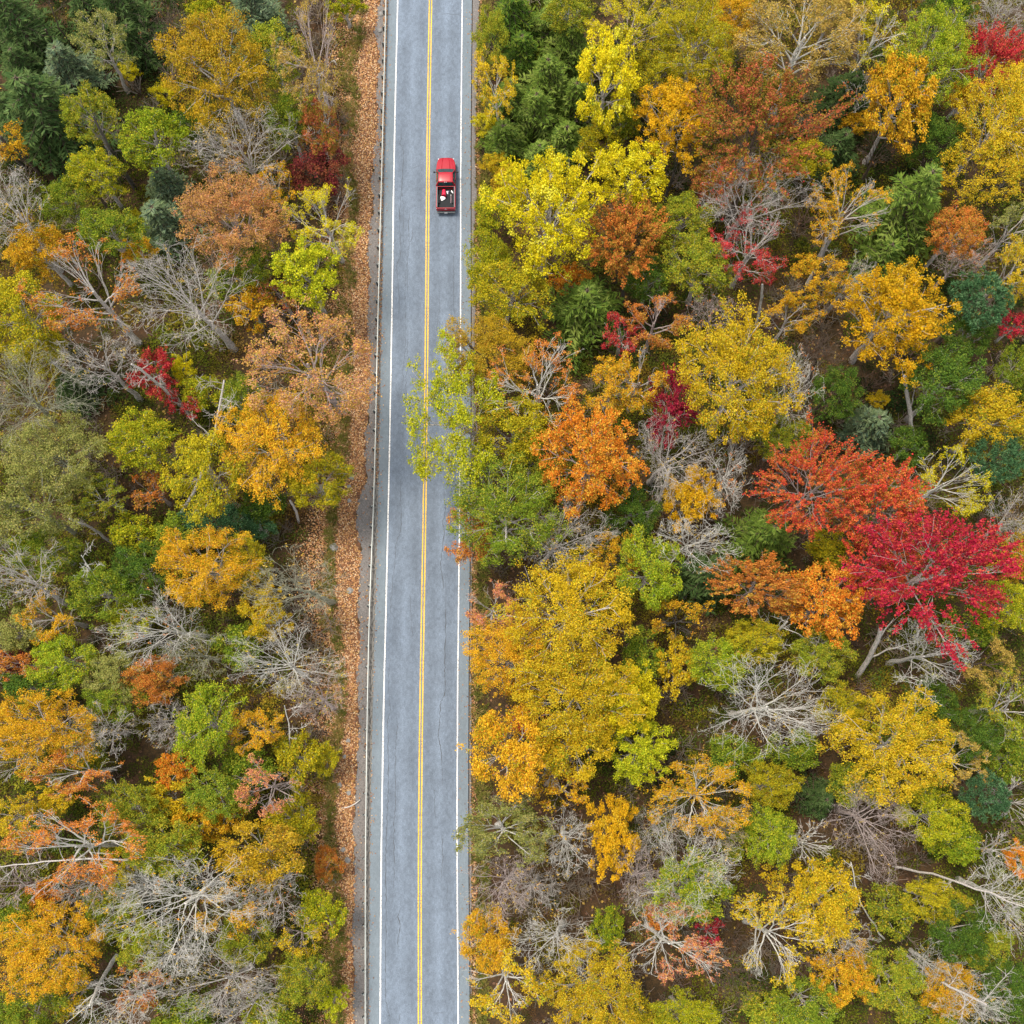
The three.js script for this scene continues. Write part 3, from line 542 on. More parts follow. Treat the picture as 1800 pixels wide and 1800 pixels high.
// ---------------------------------------------------------------- every tree and shrub, where the photograph shows its crown
// kind, crown centre and half-widths in the photograph, leaf colours, bark, look, landmark phrase (for trees that others are placed by)
const T = [
  // --- left of the road, upper third
  ['D', 377, 118, 74, 92, 'mustard', 'grey', 'large ochre round-crowned tree', 'the large ochre tree'],
  ['S', 551, 105, 52, 100, 'tan', 'pink', 'tall thin grey tree with a few tan leaves beside the leaf-strewn verge'],
  ['B', 423, 262, 92, 60, 'tan', 'grey', 'wide fan-shaped leafless grey tree'],
  ['D', 409, 382, 76, 72, 'salmon', 'pink', 'dusty salmon round-crowned tree', 'the dusty salmon tree'],
  ['S', 572, 392, 60, 62, 'yellow', 'grey', 'half-bare tree with pale yellow leaves beside the verge'],
  ['K', 541, 484, 50, 52, 'lime', 'grey', 'bright lime-green bushy tree beside the verge'],
  ['S', 160, 510, 92, 78, 'burnt', 'grey', 'wide half-bare tree with burnt orange leaves', 'the burnt orange half-bare tree'],
  ['B', 322, 520, 95, 88, 'tan', 'grey', 'broad leafless silver-grey tree with many fine twigs', 'the broad silver-grey bare tree'],
  ['C', 68, 190, 82, 88, 'firDark', 'brown', 'largest dark blue-green conifer'],
  ['C', 118, 118, 56, 50, 'firGray', 'brown', 'grey-green feathery conifer'],
  ['A', 175, 62, 44, 44, 'grayOlive', 'grey', 'thin olive-leaved tree with grey limbs'],
  ['C', 30, 42, 66, 60, 'firDark', 'brown', 'dark green conifer in the upper left corner'],
  ['C', 212, 18, 56, 42, 'firDark', 'brown', 'dark conifer with drooping boughs at the top edge'],
  ['C', 445, 18, 56, 42, 'firGray', 'brown', 'blue-grey conifer at the top edge'],
  ['B', 296, 58, 38, 62, 'brown', 'brown', 'spindly leafless brown tree'],
  ['K', 362, 20, 28, 24, 'yellowGreen', 'grey', 'small yellow-green tree'],
  ['D', 268, 242, 52, 44, 'brightGreen', 'grey', 'leafy bright green bush'],
  ['D', 165, 300, 46, 36, 'yellowGreen', 'grey', 'yellow-green bush behind a broken pole'],
  ['D', 112, 348, 40, 34, 'green', 'grey', 'fresh green bush'],
  ['C', 288, 322, 36, 44, 'firGray', 'brown', 'small grey-green conifer'],
  ['C', 283, 388, 46, 42, 'firGray', 'brown', 'blue-tinged soft conifer'],
  ['D', 62, 438, 46, 40, 'goldOrange', 'grey', 'gold-orange round tree'],
  ['B', 16, 352, 62, 62, 'tan', 'grey', 'leafless grey tree cut off by the left edge'],
  ['D', 34, 548, 58, 62, 'oliveGold', 'grey', 'olive-gold dense tree near the left edge'],
  ['K', 440, 540, 32, 32, 'goldOrange', 'grey', 'small golden tree'],
  ['U', 556, 300, 40, 40, 'maroon', 'brown', 'low maroon bush beside the verge'],
  ['S', 482, 322, 34, 34, 'goldOrange', 'grey', 'small half-bare tree with golden leaves'],
  ['U', 285, 160, 20, 17, 'yellow', 'brown', 'little bright yellow bush'],
  ['U', 224, 118, 17, 14, 'yellow', 'brown', 'tiny yellow shrub among dark conifers'],
  ['D', 476, 92, 46, 50, 'olive', 'grey', 'dull olive tree with a pale leaning stem'],
  ['K', 604, 6, 26, 20, 'yellowGreen', 'grey', 'yellow-green treetop at the top edge by the verge'],
  ['D', 398, 490, 34, 32, 'green', 'grey', 'mid-green understorey tree'],
  ['K', 240, 438, 26, 20, 'goldOrange', 'grey', 'small golden-orange bush'],
  ['U', 238, 390, 14, 18, 'yellow', 'brown', 'narrow yellow shrub'],
  ['D', 196, 405, 52, 38, 'green', 'grey', 'spreading green understorey tree'],
  ['S', 492, 518, 30, 32, 'rust', 'pink', 'small rusty half-bare tree'],
  ['D', 150, 200, 40, 44, 'olive', 'grey', 'dim olive tree behind the snag'],
  ['D', 508, 200, 38, 44, 'green', 'grey', 'green tree under thin grey limbs'],
  ['D', 560, 225, 32, 46, 'rust', 'grey', 'rust and olive bush beside the verge'],
  ['D', 332, 212, 26, 22, 'deepGreen', 'grey', 'deep green bush'],
  ['S', 20, 250, 30, 30, 'goldOrange', 'brown', 'thin gold-leaved tree at the left edge'],
  ['D', 445, 465, 34, 36, 'green', 'grey', 'green bush below salmon leaves'],
  ['C', 40, 118, 50, 50, 'firDark', 'brown', 'deep blue-green conifer'],
  ['C', 155, 22, 44, 40, 'firDark', 'brown', 'narrow dark conifer at the top edge'],
  ['C', 20, 196, 44, 50, 'firDark', 'brown', 'dark conifer cut off by the left edge'],
  ['C', 235, 70, 40, 40, 'firDark', 'brown', 'dark conifer behind bare twigs'],
  // --- left, middle third
  ['A', 540, 645, 104, 88, 'salmonGold', 'pink', 'very large salmon and gold tree leaning over the guard rail', 'the large salmon and gold tree'],
  ['D', 478, 775, 72, 80, 'goldOrange', 'grey', 'big golden tree', 'the big golden tree by the verge'],
  ['D', 552, 842, 50, 46, 'oliveGold', 'grey', 'gold-green tree at the verge'],
  ['B', 168, 632, 68, 52, 'tan', 'grey', 'fan of bare grey branches'],
  ['F', 270, 652, 32, 34, 'red', 'grey', 'red vine-clad small tree', 'the red vine-clad tree'],
  ['S', 315, 706, 28, 26, 'red', 'grey', 'thin red-leaved small tree'],
  ['B', 48, 690, 92, 78, 'grayOlive', 'olive', 'large leafless olive-grey tree near the left edge', 'the leafless olive-grey tree'],
  ['D', 92, 798, 78, 60, 'grayOlive', 'olive', 'broad grey-olive tree'],
  ['A', 46, 890, 66, 58, 'grayOlive', 'olive', 'thin grey-olive tree with pale crooked limbs'],
  ['D', 246, 772, 54, 48, 'yellowGreen', 'grey', 'yellow-green round tree'],
  ['D', 358, 826, 56, 68, 'oliveGold', 'grey', 'golden-olive tall tree behind a leaning trunk'],
  ['S', 260, 860, 32, 32, 'burnt', 'pink', 'small orange half-bare tree'],
  ['D', 338, 918, 26, 26, 'teal', 'grey', 'small blue-green rounded shrub'],
  ['D', 404, 916, 36, 26, 'teal', 'grey', 'wide blue-green shrub'],
  ['D', 452, 926, 24, 24, 'teal', 'grey', 'teal shrub nearest the verge'],
  ['D', 352, 996, 76, 58, 'goldOrange', 'grey', 'wide golden dome-shaped tree', 'the golden dome-shaped tree'],
  ['D', 228, 936, 38, 30, 'yellowGreen', 'grey', 'yellow-green understorey bush'],
  ['D', 68, 965, 54, 36, 'green', 'grey', 'dark leafy green tree'],
  ['D', 245, 1000, 46, 42, 'deepGreen', 'grey', 'deep green bush'],
  ['B', 278, 1106, 80, 58, 'burnt', 'white', 'white-limbed bare tree with scattered orange leaves'],
  ['B', 28, 1005, 70, 56, 'tan', 'grey', 'leafless grey tree at the left edge'],
  ['S', 86, 1085, 42, 46, 'goldOrange', 'grey', 'orange-gold half-bare tree'],
  ['D', 104, 1160, 48, 40, 'brightGreen', 'grey', 'bright green leafy tree'],
  ['K', 464, 1076, 36, 40, 'gold', 'grey', 'golden-yellow small tree'],
  ['B', 512, 1030, 78, 56, 'tan', 'olive', 'leafless olive-grey tree spreading toward the verge'],
  ['B', 500, 1162, 92, 56, 'gold', 'white', 'bare white-limbed tree over the verge', 'the bare white-limbed tree over the verge'],
  ['D', 262, 1198, 48, 36, 'burnt', 'pink', 'orange-rust dense tree'],
  ['B', 342, 1146, 48, 42, 'grayOlive', 'olive', 'small leafless greenish-grey tree'],
  ['D', 202, 1188, 44, 40, 'grayOlive', 'grey', 'grey-green tree'],
  ['D', 355, 688, 34, 28, 'yellowGreen', 'grey', 'yellow-green bush between two leaning trunks'],
  ['K', 322, 645, 20, 20, 'yellow', 'grey', 'small yellow treetop'],
  ['D', 62, 612, 46, 36, 'oliveGold', 'grey', 'olive-gold tree'],
  ['C', 128, 682, 38, 36, 'firDark', 'brown', 'dark conifer half hidden by bare limbs'],
  ['A', 168, 872, 42, 34, 'olive', 'grey', 'olive half-bare tree'],
  ['D', 25, 1112, 32, 30, 'grayOlive', 'grey', 'grey-green bush at the left edge'],
  ['U', 18, 1165, 24, 20, 'maroon', 'brown', 'dark maroon bush at the left edge'],
  ['D', 462, 886, 34, 28, 'deepGreen', 'grey', 'dark green bush beside a broken stem'],
  ['D', 430, 985, 34, 40, 'oliveGold', 'grey', 'dull gold bush'],
  ['D', 175, 1040, 50, 44, 'green', 'grey', 'green bush under a white leaning limb'],
  ['D', 226, 1086, 36, 32, 'lime', 'grey', 'vivid lime bush'],
  ['D', 420, 1130, 36, 34, 'green', 'grey', 'small green tree'],
  ['S', 30, 1168, 34, 26, 'burnt', 'grey', 'orange-leaved thin tree at the left edge'],
  ['D', 425, 700, 36, 40, 'green', 'grey', 'green tree behind a leaning trunk'],
  ['D', 300, 940, 34, 30, 'green', 'grey', 'rounded green bush'],
  // --- left, bottom third
  ['D', 72, 1282, 80, 58, 'goldOrange', 'grey', 'large orange-gold tree at the left edge', 'the large orange-gold tree at the left edge'],
  ['B', 176, 1285, 52, 46, 'tan', 'grey', 'leafless grey tree over golden leaves'],
  ['S', 132, 1358, 66, 38, 'burnt', 'white', 'low white-limbed tree with orange leaves'],
  ['B', 290, 1274, 44, 40, 'tan', 'grey', 'small leafless grey tree'],
  ['D', 362, 1268, 46, 62, 'brightGreen', 'grey', 'bright green tall bush'],
  ['A', 452, 1284, 42, 36, 'goldOrange', 'grey', 'thin golden tree'],
  ['K', 308, 1354, 32, 30, 'orange', 'grey', 'small clear orange tree'],
  ['K', 296, 1410, 46, 28, 'gold', 'grey', 'golden low tree'],
  ['K', 345, 1452, 36, 34, 'goldOrange', 'grey', 'vivid orange-gold tree', 'the vivid orange-gold tree'],
  ['K', 392, 1438, 28, 30, 'goldOrange', 'grey', 'vivid gold smaller tree'],
  ['S', 477, 1385, 60, 46, 'pinkOrange', 'pink', 'pink-orange half-bare tree with pale limbs'],
  ['D', 457, 1500, 66, 50, 'mustard', 'grey', 'fine-leaved mustard tree', 'the fine-leaved mustard tree'],
  ['B', 322, 1592, 118, 82, 'goldOrange', 'white', 'huge leafless white-grey tree', 'the huge leafless white tree'],
  ['D', 82, 1672, 76, 66, 'goldOrange', 'grey', 'large golden tree in the lower left corner', 'the golden tree in the lower left corner'],
  ['S', 128, 1490, 100, 70, 'burnt', 'white', 'sprawling white-limbed tree with orange leaves'],
  ['K', 75, 1580, 28, 26, 'orange', 'grey', 'small deep orange tree'],
  ['B', 392, 1722, 96, 56, 'tan', 'grey', 'wide leafless grey tree near the bottom edge'],
  ['B', 212, 1762, 66, 44, 'tan', 'white', 'leafless white tree at the bottom edge'],
  ['D', 40, 1768, 54, 42, 'green', 'grey', 'green tree at the bottom left'],
  ['D', 288, 1490, 60, 44, 'olive', 'grey', 'olive-green broad bush'],
  ['D', 374, 1396, 48, 38, 'green', 'grey', 'plain green bush'],
  ['D', 520, 1440, 38, 34, 'oliveGold', 'grey', 'olive-gold bush by the verge'],
  ['S', 524, 1640, 42, 38, 'gold', 'pink', 'golden half-bare tree by the verge'],
  ['D', 562, 1606, 36, 36, 'yellowGreen', 'grey', 'yellow-green bush at the verge'],
  ['D', 532, 1720, 44, 42, 'olive', 'grey', 'olive bush near the verge'],
  ['K', 584, 1756, 22, 26, 'lime', 'grey', 'lime-green bush at the very edge of the verge'],
  ['U', 568, 1335, 24, 24, 'oliveGold', 'grey', 'small olive-gold shrub at the verge'],
  ['U', 574, 1515, 20, 24, 'burnt', 'grey', 'small orange-brown shrub at the verge'],
  ['A', 22, 1440, 40, 34, 'gold', 'grey', 'thin golden tree at the left edge'],
  ['K', 96, 1406, 28, 22, 'gold', 'grey', 'small golden bush'],
  ['D', 34, 1614, 36, 34, 'green', 'grey', 'leafy green tree at the left edge'],
  ['B', 18, 1336, 40, 34, 'tan', 'grey', 'leafless grey tree at the left edge'],
  ['B', 20, 1560, 40, 36, 'tan', 'pink', 'leafless pinkish tree at the left edge'],
  ['S', 240, 1738, 40, 38, 'burnt', 'pink', 'thin orange tree near the bottom edge'],
  ['D', 196, 1228, 46, 34, 'green', 'grey', 'rounded green tree'],
  ['D', 48, 1210, 44, 26, 'deepGreen', 'grey', 'deep green tree at the left edge'],
  ['B', 470, 1578, 60, 50, 'burnt', 'grey', 'leafless grey tree with a few orange leaves near the verge'],
  ['K', 204, 1530, 24, 30, 'yellow', 'grey', 'small yellow tree'],
  ['S', 120, 1752, 34, 34, 'gold', 'grey', 'thin golden small tree'],
  ['D', 225, 1420, 50, 40, 'olive', 'grey', 'olive bush'],
  ['D', 430, 1350, 40, 36, 'green', 'grey', 'small green bush'],
  ['D', 250, 1660, 40, 40, 'olive', 'grey', 'olive bush under bare white twigs'],
  ['D', 430, 1650, 46, 40, 'olive', 'grey', 'olive-green understorey bush'],
  ['D', 520, 1330, 34, 40, 'oliveGold', 'grey', 'dull golden bush'],
  ['D', 190, 1600, 40, 36, 'olive', 'grey', 'dim olive bush'],
  ['D', 150, 1320, 36, 30, 'olive', 'grey', 'olive bush behind bare limbs'],
  ['D', 325, 1790, 44, 34, 'green', 'grey', 'green bush at the bottom edge'],
  ['D', 480, 1790, 44, 34, 'olive', 'grey', 'olive bush at the bottom edge'],
  ['B', 252, 1560, 52, 44, 'goldOrange', 'white', 'small tangled white bare tree'],
  ['B', 300, 1690, 60, 46, 'tan', 'white', 'fine-twigged white bare tree'],
  ['B', 438, 1770, 56, 44, 'tan', 'grey', 'tangled grey bare tree at the bottom edge'],
  ['B', 150, 1560, 48, 42, 'burnt', 'grey', 'small tangled grey bare tree'],
  ['B', 560, 1220, 44, 44, 'gold', 'pink', 'thin pinkish bare tree beside the verge'],
  ['S', 400, 1600, 52, 44, 'goldOrange', 'white', 'sparse gold-flecked white tree'],
  // --- right of the road, upper third
  ['C', 1002, 78, 44, 46, 'fir', 'brown', 'pointed green conifer'],
  ['C', 962, 140, 50, 52, 'fir', 'brown', 'full green conifer'],
  ['C', 942, 196, 46, 42, 'fir', 'brown', 'bushy green conifer'],
  ['C', 885, 246, 40, 42, 'fir', 'brown', 'green conifer nearest the road'],
  ['C', 995, 246, 38, 36, 'fir', 'brown', 'small bright conifer'],
  ['C', 948, 276, 34, 28, 'fir', 'brown', 'low conifer'],
  ['C', 902, 26, 44, 40, 'deepGreen', 'brown', 'dark conifer beside the road at the top edge'],
  ['C', 918, 88, 36, 40, 'deepGreen', 'brown', 'shaded conifer'],
  ['K', 1064, 138, 42, 76, 'yellow', 'grey', 'narrow bright yellow tree'],
  ['A', 1112, 44, 66, 52, 'yellow', 'pink', 'airy yellow tree with pinkish limbs at the top edge'],
  ['D', 1222, 76, 66, 66, 'oliveGold', 'grey', 'olive-yellow globe-shaped tree', 'the olive-yellow globe-shaped tree'],
  ['K', 1184, 204, 58, 66, 'amber', 'grey', 'amber round tree', 'the amber round tree'],
  ['F', 1335, 215, 112, 98, 'rust', 'brown', 'big rust-red feathery maple', 'the rust-red maple'],
  ['K', 962, 372, 84, 92, 'yellow', 'grey', 'big bright yellow tree across from the pickup', 'the big bright yellow tree'],
  ['K', 1112, 308, 52, 48, 'yellow', 'grey', 'airy yellow round tree'],
  ['F', 1098, 420, 58, 62, 'rustOrange', 'brown', 'orange feathery maple', 'the orange feathery maple'],
  ['B', 1187, 298, 34, 34, 'brown', 'dark', 'leafless dark grey small tree'],
  ['A', 870, 146, 32, 52, 'gold', 'white', 'slim pale-gold birch beside the road'],
  ['U', 853, 214, 18, 16, 'yellow', 'brown', 'little yellow roadside shrub'],
  ['U', 870, 286, 20, 18, 'gold', 'brown', 'small golden roadside shrub'],
  ['D', 892, 318, 26, 26, 'mustard', 'brown', 'ochre roadside bush'],
  ['D', 860, 464, 38, 50, 'yellowGreen', 'grey', 'yellow-green roadside tree'],
  ['D', 902, 512, 58, 54, 'oliveGold', 'grey', 'olive-gold wide tree near the road'],
  ['C', 1027, 542, 66, 60, 'fir', 'brown', 'soft green spreading conifer', 'the soft green spreading conifer'],
  ['K', 1002, 496, 30, 24, 'orange', 'grey', 'small orange bush'],
  ['D', 1200, 384, 46, 40, 'olive', 'grey', 'olive tree with thin pale limbs'],
  ['D', 1222, 466, 52, 44, 'olive', 'grey', 'dense olive tree'],
  ['D', 1142, 492, 38, 36, 'deepGreen', 'grey', 'deep green bush in shadow'],
  ['B', 1322, 350, 90, 68, 'red', 'grey', 'leafless silver tree above crimson leaves', 'the leafless silver tree above crimson leaves'],
  ['S', 1322, 436, 62, 60, 'red', 'grey', 'pinkish red half-bare tree'],
  ['S', 1152, 566, 48, 44, 'burnt', 'pink', 'pale-twigged tree with orange leaves'],
  ['S', 1092, 582, 30, 38, 'red', 'grey', 'thin red-leaved small tree'],
  ['B', 1248, 548, 42, 34, 'burnt', 'pink', 'small bare pink-twigged tree'],
  ['D', 1092, 216, 32, 34, 'olive', 'grey', 'olive bush'],
  ['D', 1048, 246, 30, 30, 'oliveGold', 'grey', 'olive-gold bush'],
  ['A', 1410, 64, 98, 66, 'tan', 'white', 'wide tan-gold tree with white forked limbs', 'the wide tan-gold tree'],
  ['S', 1546, 56, 44, 58, 'yellow', 'white', 'pale-limbed tree with sparse yellow leaves'],
  ['D', 1643, 94, 60, 72, 'brightGreen', 'grey', 'leaf-green oval tree', 'the leaf-green oval tree'],
  ['F', 1746, 102, 48, 52, 'red', 'grey', 'scarlet maple near the right edge', 'the scarlet maple'],
  ['K', 1583, 176, 46, 70, 'goldOrange', 'grey', 'orange-gold tall clumpy tree'],
  ['K', 1507, 215, 24, 16, 'goldOrange', 'grey', 'orange-gold low branch tree'],
  ['D', 1768, 205, 60, 84, 'gold', 'grey', 'gold tree at the right edge'],
  ['C', 1490, 168, 50, 48, 'firDark', 'brown', 'dark blue-green conifer'],
  ['C', 1474, 262, 44, 46, 'firDark', 'brown', 'shadowed dark conifer'],
  ['C', 1598, 360, 70, 112, 'fir', 'brown', 'tall fresh-green conifer', 'the tall fresh-green conifer'],
  ['C', 1553, 452, 44, 36, 'fir', 'brown', 'young green conifer'],
  ['S', 1486, 370, 66, 62, 'goldOrange', 'grey', 'half-bare tree with gold leaves and pale limbs'],
  ['A', 1734, 306, 72, 52, 'gold', 'brown', 'loose golden tree'],
  ['K', 1566, 548, 74, 84, 'amber', 'grey', 'amber-yellow tree on a tall twin trunk', 'the amber-yellow twin-trunked tree'],
  ['P', 1724, 528, 50, 50, 'teal', 'brown', 'blue-green tufted pine', 'the blue-green tufted pine'],
  ['D', 1684, 408, 46, 42, 'rustOrange', 'grey', 'rust-orange tree'],
  ['B', 1700, 452, 42, 40, 'burnt', 'pink', 'leafless pinkish-grey tree'],
  ['A', 1780, 478, 34, 52, 'gold', 'grey', 'thin yellow tree at the right edge'],
  ['F', 1786, 572, 24, 22, 'crimson', 'grey', 'crimson treetop at the right edge'],
  ['A', 1430, 492, 52, 38, 'goldOrange', 'brown', 'gold-leaved thin tree'],
  ['S', 1388, 556, 44, 32, 'goldOrange', 'grey', 'low orange-gold half-bare tree'],
  ['B', 1492, 492, 40, 40, 'tan', 'grey', 'small leafless grey tree'],
  ['B', 1758, 24, 50, 42, 'grayOlive', 'grey', 'leafless grey tree at the top edge'],
  ['D', 1420, 276, 34, 34, 'oliveGold', 'brown', 'dim olive-gold bush'],
  ['B', 1546, 262, 32, 28, 'brown', 'brown', 'small leafless brown tree'],
  ['B', 1516, 160, 30, 30, 'tan', 'white', 'small tree of pale bare branches'],
  ['S', 1782, 400, 44, 38, 'grayOlive', 'grey', 'thin olive-grey tree at the right edge'],
  ['K', 1692, 166, 22, 22, 'goldOrange', 'grey', 'small orange treetop'],
  ['D', 1290, 30, 36, 44, 'goldOrange', 'grey', 'gold-orange tree at the top edge'],
  ['D', 1155, 130, 40, 40, 'oliveGold', 'grey', 'dull gold tree'],
  ['D', 1260, 320, 40, 40, 'rust', 'grey', 'rusty olive small tree'],
  ['D', 865, 60, 26, 44, 'olive', 'brown', 'olive roadside bush near the top edge'],
  ['D', 1000, 20, 40, 32, 'olive', 'grey', 'olive tree at the top edge'],
  ['D', 1665, 20, 44, 30, 'deepGreen', 'grey', 'deep green tree at the top edge'],
  ['D', 1650, 250, 40, 46, 'deepGreen', 'brown', 'deep green shaded tree'],
  ['D', 860, 375, 24, 36, 'yellowGreen', 'brown', 'yellow-green roadside bush'],
  ['D', 1470, 20, 34, 36, 'tan', 'grey', 'tan small tree at the top edge'],
  ['C', 1012, 172, 38, 46, 'fir', 'brown', 'upright green conifer'],
  ['C', 896, 172, 38, 44, 'fir', 'brown', 'green conifer behind a pale birch'],
  ['C', 975, 30, 40, 40, 'fir', 'brown', 'green conifer at the top edge'],
  // --- right, middle third
  ['O', 788, 735, 74, 104, 'lime', 'grey', 'lime-green airy tree overhanging the centre line', 'the lime tree overhanging the road'],
  ['D', 858, 624, 66, 58, 'mustard', 'brown', 'rusty gold tree overhanging the road edge'],
  ['S', 946, 675, 80, 70, 'burnt', 'white', 'bare white-limbed tree with orange leaves'],
  ['K', 1040, 806, 76, 88, 'orange', 'pink', 'vivid orange tree with pinkish limbs', 'the vivid orange tree'],
  ['F', 1178, 714, 38, 60, 'darkCrimson', 'grey', 'dark crimson narrow maple', 'the dark crimson maple'],
  ['B', 1180, 806, 62, 72, 'tan', 'grey', 'leafless grey tree on a stout leaning trunk'],
  ['D', 1292, 660, 82, 100, 'gold', 'grey', 'big rounded yellow-gold tree', 'the big rounded yellow-gold tree'],
  ['B', 1275, 832, 38, 66, 'burnt', 'white', 'narrow leafless white tree'],
  ['K', 1214, 874, 38, 44, 'amber', 'grey', 'amber upright bush'],
  ['B', 1216, 956, 64, 50, 'tan', 'white', 'twisted leafless white tree'],
  ['D', 890, 902, 82, 74, 'green', 'grey', 'broad green and gold tree beside the road', 'the broad green and gold roadside tree'],
  ['O', 824, 935, 26, 70, 'burnt', 'brown', 'orange-brown leafy bough along the road edge'],
  ['B', 990, 950, 74, 64, 'goldOrange', 'grey', 'leafless grey tree with a few gold leaves', 'the leafless grey tree with gold flecks'],
  ['D', 905, 756, 62, 52, 'oliveGold', 'grey', 'olive-gold tree'],
  ['D', 932, 806, 48, 40, 'olive', 'grey', 'olive bush'],
  ['A', 1076, 984, 44, 42, 'goldOrange', 'brown', 'thin golden tree'],
  ['D', 1144, 1006, 48, 60, 'brightGreen', 'grey', 'green oval tree'],
  ['A', 1076, 678, 44, 42, 'goldOrange', 'grey', 'half-bare gold tree'],
  ['S', 1124, 672, 46, 52, 'goldOrange', 'grey', 'gold-flecked grey tree'],
  ['D', 1000, 1082, 92, 86, 'gold', 'grey', 'huge golden tree', 'the huge golden tree'],
  ['D', 902, 1152, 70, 62, 'goldOrange', 'grey', 'gold tree by the road'],
  ['D', 1012, 1216, 90, 82, 'gold', 'grey', 'broad golden tree'],
  ['D', 1012, 1306, 56, 58, 'gold', 'grey', 'golden-yellow tree'],
  ['S', 866, 1070, 42, 46, 'pinkOrange', 'grey', 'pink-leaved half-bare tree by the road'],
  ['S', 1197, 1092, 52, 38, 'goldOrange', 'dark', 'dark-twigged tree with yellow leaves'],
  ['K', 1193, 1168, 32, 40, 'gold', 'grey', 'golden small tree'],
  ['C', 1242, 1012, 48, 44, 'firDark', 'brown', 'dark low conifer'],
  ['C', 1342, 942, 58, 58, 'fir', 'brown', 'round mid-green conifer', 'the round mid-green conifer'],
  ['D', 1264, 1166, 48, 44, 'brightGreen', 'grey', 'bright green bush'],
  ['B', 858, 818, 40, 36, 'olive', 'grey', 'small leafless roadside tree'],
  ['B', 1397, 682, 38, 66, 'burnt', 'white', 'upright leafless white tree'],
  ['F', 1440, 856, 92, 80, 'redOrange', 'pink', 'big red-orange maple', 'the big red-orange maple'],
  ['F', 1552, 888, 66, 66, 'redOrange', 'pink', 'red and orange maple'],
  ['S', 1660, 850, 76, 54, 'yellow', 'white', 'yellow-leaved tree with white upswept limbs', 'the yellow tree with white limbs'],
  ['F', 1655, 1010, 124, 104, 'crimson', 'pink', 'biggest crimson maple', 'the biggest crimson maple'],
  ['F', 1546, 990, 58, 60, 'redOrange', 'pink', 'scarlet-orange maple'],
  ['F', 1335, 1030, 78, 44, 'burnt', 'pink', 'flat-topped orange-red tree'],
  ['K', 1455, 1056, 52, 58, 'orange', 'pink', 'clear orange tree'],
  ['B', 1637, 1152, 64, 56, 'grayOlive', 'white', 'leafless greenish-white birch'],
  ['D', 1746, 732, 58, 52, 'gold', 'grey', 'yellow-gold tree near the right edge'],
  ['P', 1757, 802, 48, 44, 'teal', 'brown', 'blue-green pine near the right edge'],
  ['D', 1662, 668, 54, 56, 'deepGreen', 'grey', 'deep green dense tree'],
  ['B', 1776, 906, 36, 46, 'tan', 'grey', 'leafless grey tree at the right edge'],
  ['D', 1784, 985, 30, 44, 'mustard', 'grey', 'ochre tree at the right edge'],
  ['D', 1772, 1064, 46, 42, 'yellowGreen', 'grey', 'yellow-green tree at the right edge'],
  ['C', 1530, 748, 44, 40, 'firGray', 'brown', 'grey-green low conifer'],
  ['U', 1543, 703, 17, 14, 'gold', 'grey', 'tiny golden shrub'],
  ['D', 1322, 1128, 52, 36, 'oliveGold', 'brown', 'dull olive-gold bush'],
  ['B', 1440, 620, 46, 44, 'brown', 'brown', 'leafless brown tree'],
  ['D', 1376, 772, 44, 36, 'olive', 'grey', 'olive bush'],
  ['S', 1735, 1166, 46, 44, 'tan', 'brown', 'thin tan tree'],
  ['D', 1470, 690, 42, 42, 'deepGreen', 'brown', 'deep green bush in shade'],
  ['D', 1700, 590, 44, 36, 'deepGreen', 'grey', 'dark leafy tree'],
  ['D', 1455, 965, 34, 30, 'oliveGold', 'brown', 'dim gold bush'],
  ['D', 1110, 900, 40, 40, 'deepGreen', 'grey', 'deep green bush'],
  ['D', 1440, 1150, 46, 40, 'olive', 'grey', 'olive understorey bush'],
  ['D', 1710, 1100, 40, 34, 'green', 'grey', 'leaf-green bush'],
  ['D', 1790, 650, 34, 40, 'green', 'grey', 'green tree at the right edge'],
  ['D', 1130, 1150, 34, 40, 'green', 'brown', 'narrow green bush'],
  ['D', 1600, 780, 30, 30, 'deepGreen', 'grey', 'shaded green bush'],
  // --- right, bottom third
  ['K', 1100, 1226, 56, 54, 'yellow', 'pink', 'bright yellow clumpy tree', 'the bright yellow clumpy tree'],
  ['K', 1124, 1316, 48, 46, 'lime', 'grey', 'lime-yellow round tree'],
  ['D', 898, 1322, 64, 68, 'goldOrange', 'grey', 'large orange tree beside the road', 'the large orange roadside tree'],
  ['F', 930, 1268, 26, 28, 'redOrange', 'grey', 'small red-orange treetop'],
  ['B', 974, 1352, 38, 36, 'tan', 'grey', 'small leafless grey tree'],
  ['S', 994, 1390, 40, 34, 'goldOrange', 'pink', 'small orange half-bare tree'],
  ['A', 886, 1462, 72, 48, 'grayOlive', 'white', 'pale-limbed olive tree beside the road', 'the pale-limbed olive roadside tree'],
  ['B', 994, 1486, 48, 50, 'goldOrange', 'white', 'open leafless white tree'],
  ['K', 1078, 1468, 38, 54, 'amber', 'brown', 'amber airy tree'],
  ['A', 1226, 1400, 84, 58, 'goldOrange', 'white', 'wide gold-flecked tree with white limbs', 'the wide gold-flecked tree'],
  ['B', 1160, 1464, 44, 42, 'tan', 'grey', 'dense leafless grey tree'],
  ['B', 1214, 1530, 78, 80, 'tan', 'white', 'star-shaped leafless white tree over green leaves', 'the star-shaped leafless tree'],
  ['D', 1214, 1562, 62, 52, 'brightGreen', 'grey', 'bright green bush under a leafless white crown'],
  ['B', 1124, 1532, 40, 58, 'tan', 'pink', 'leafless pinkish-grey tree'],
  ['B', 880, 1556, 62, 50, 'tan', 'pink', 'leafless pale pink-grey tree beside the road'],
  ['B', 970, 1652, 68, 52, 'tan', 'white', 'leafless pale tree', 'the leafless pale tree'],
  ['D', 858, 1652, 44, 46, 'goldOrange', 'grey', 'gold tree at the road edge'],
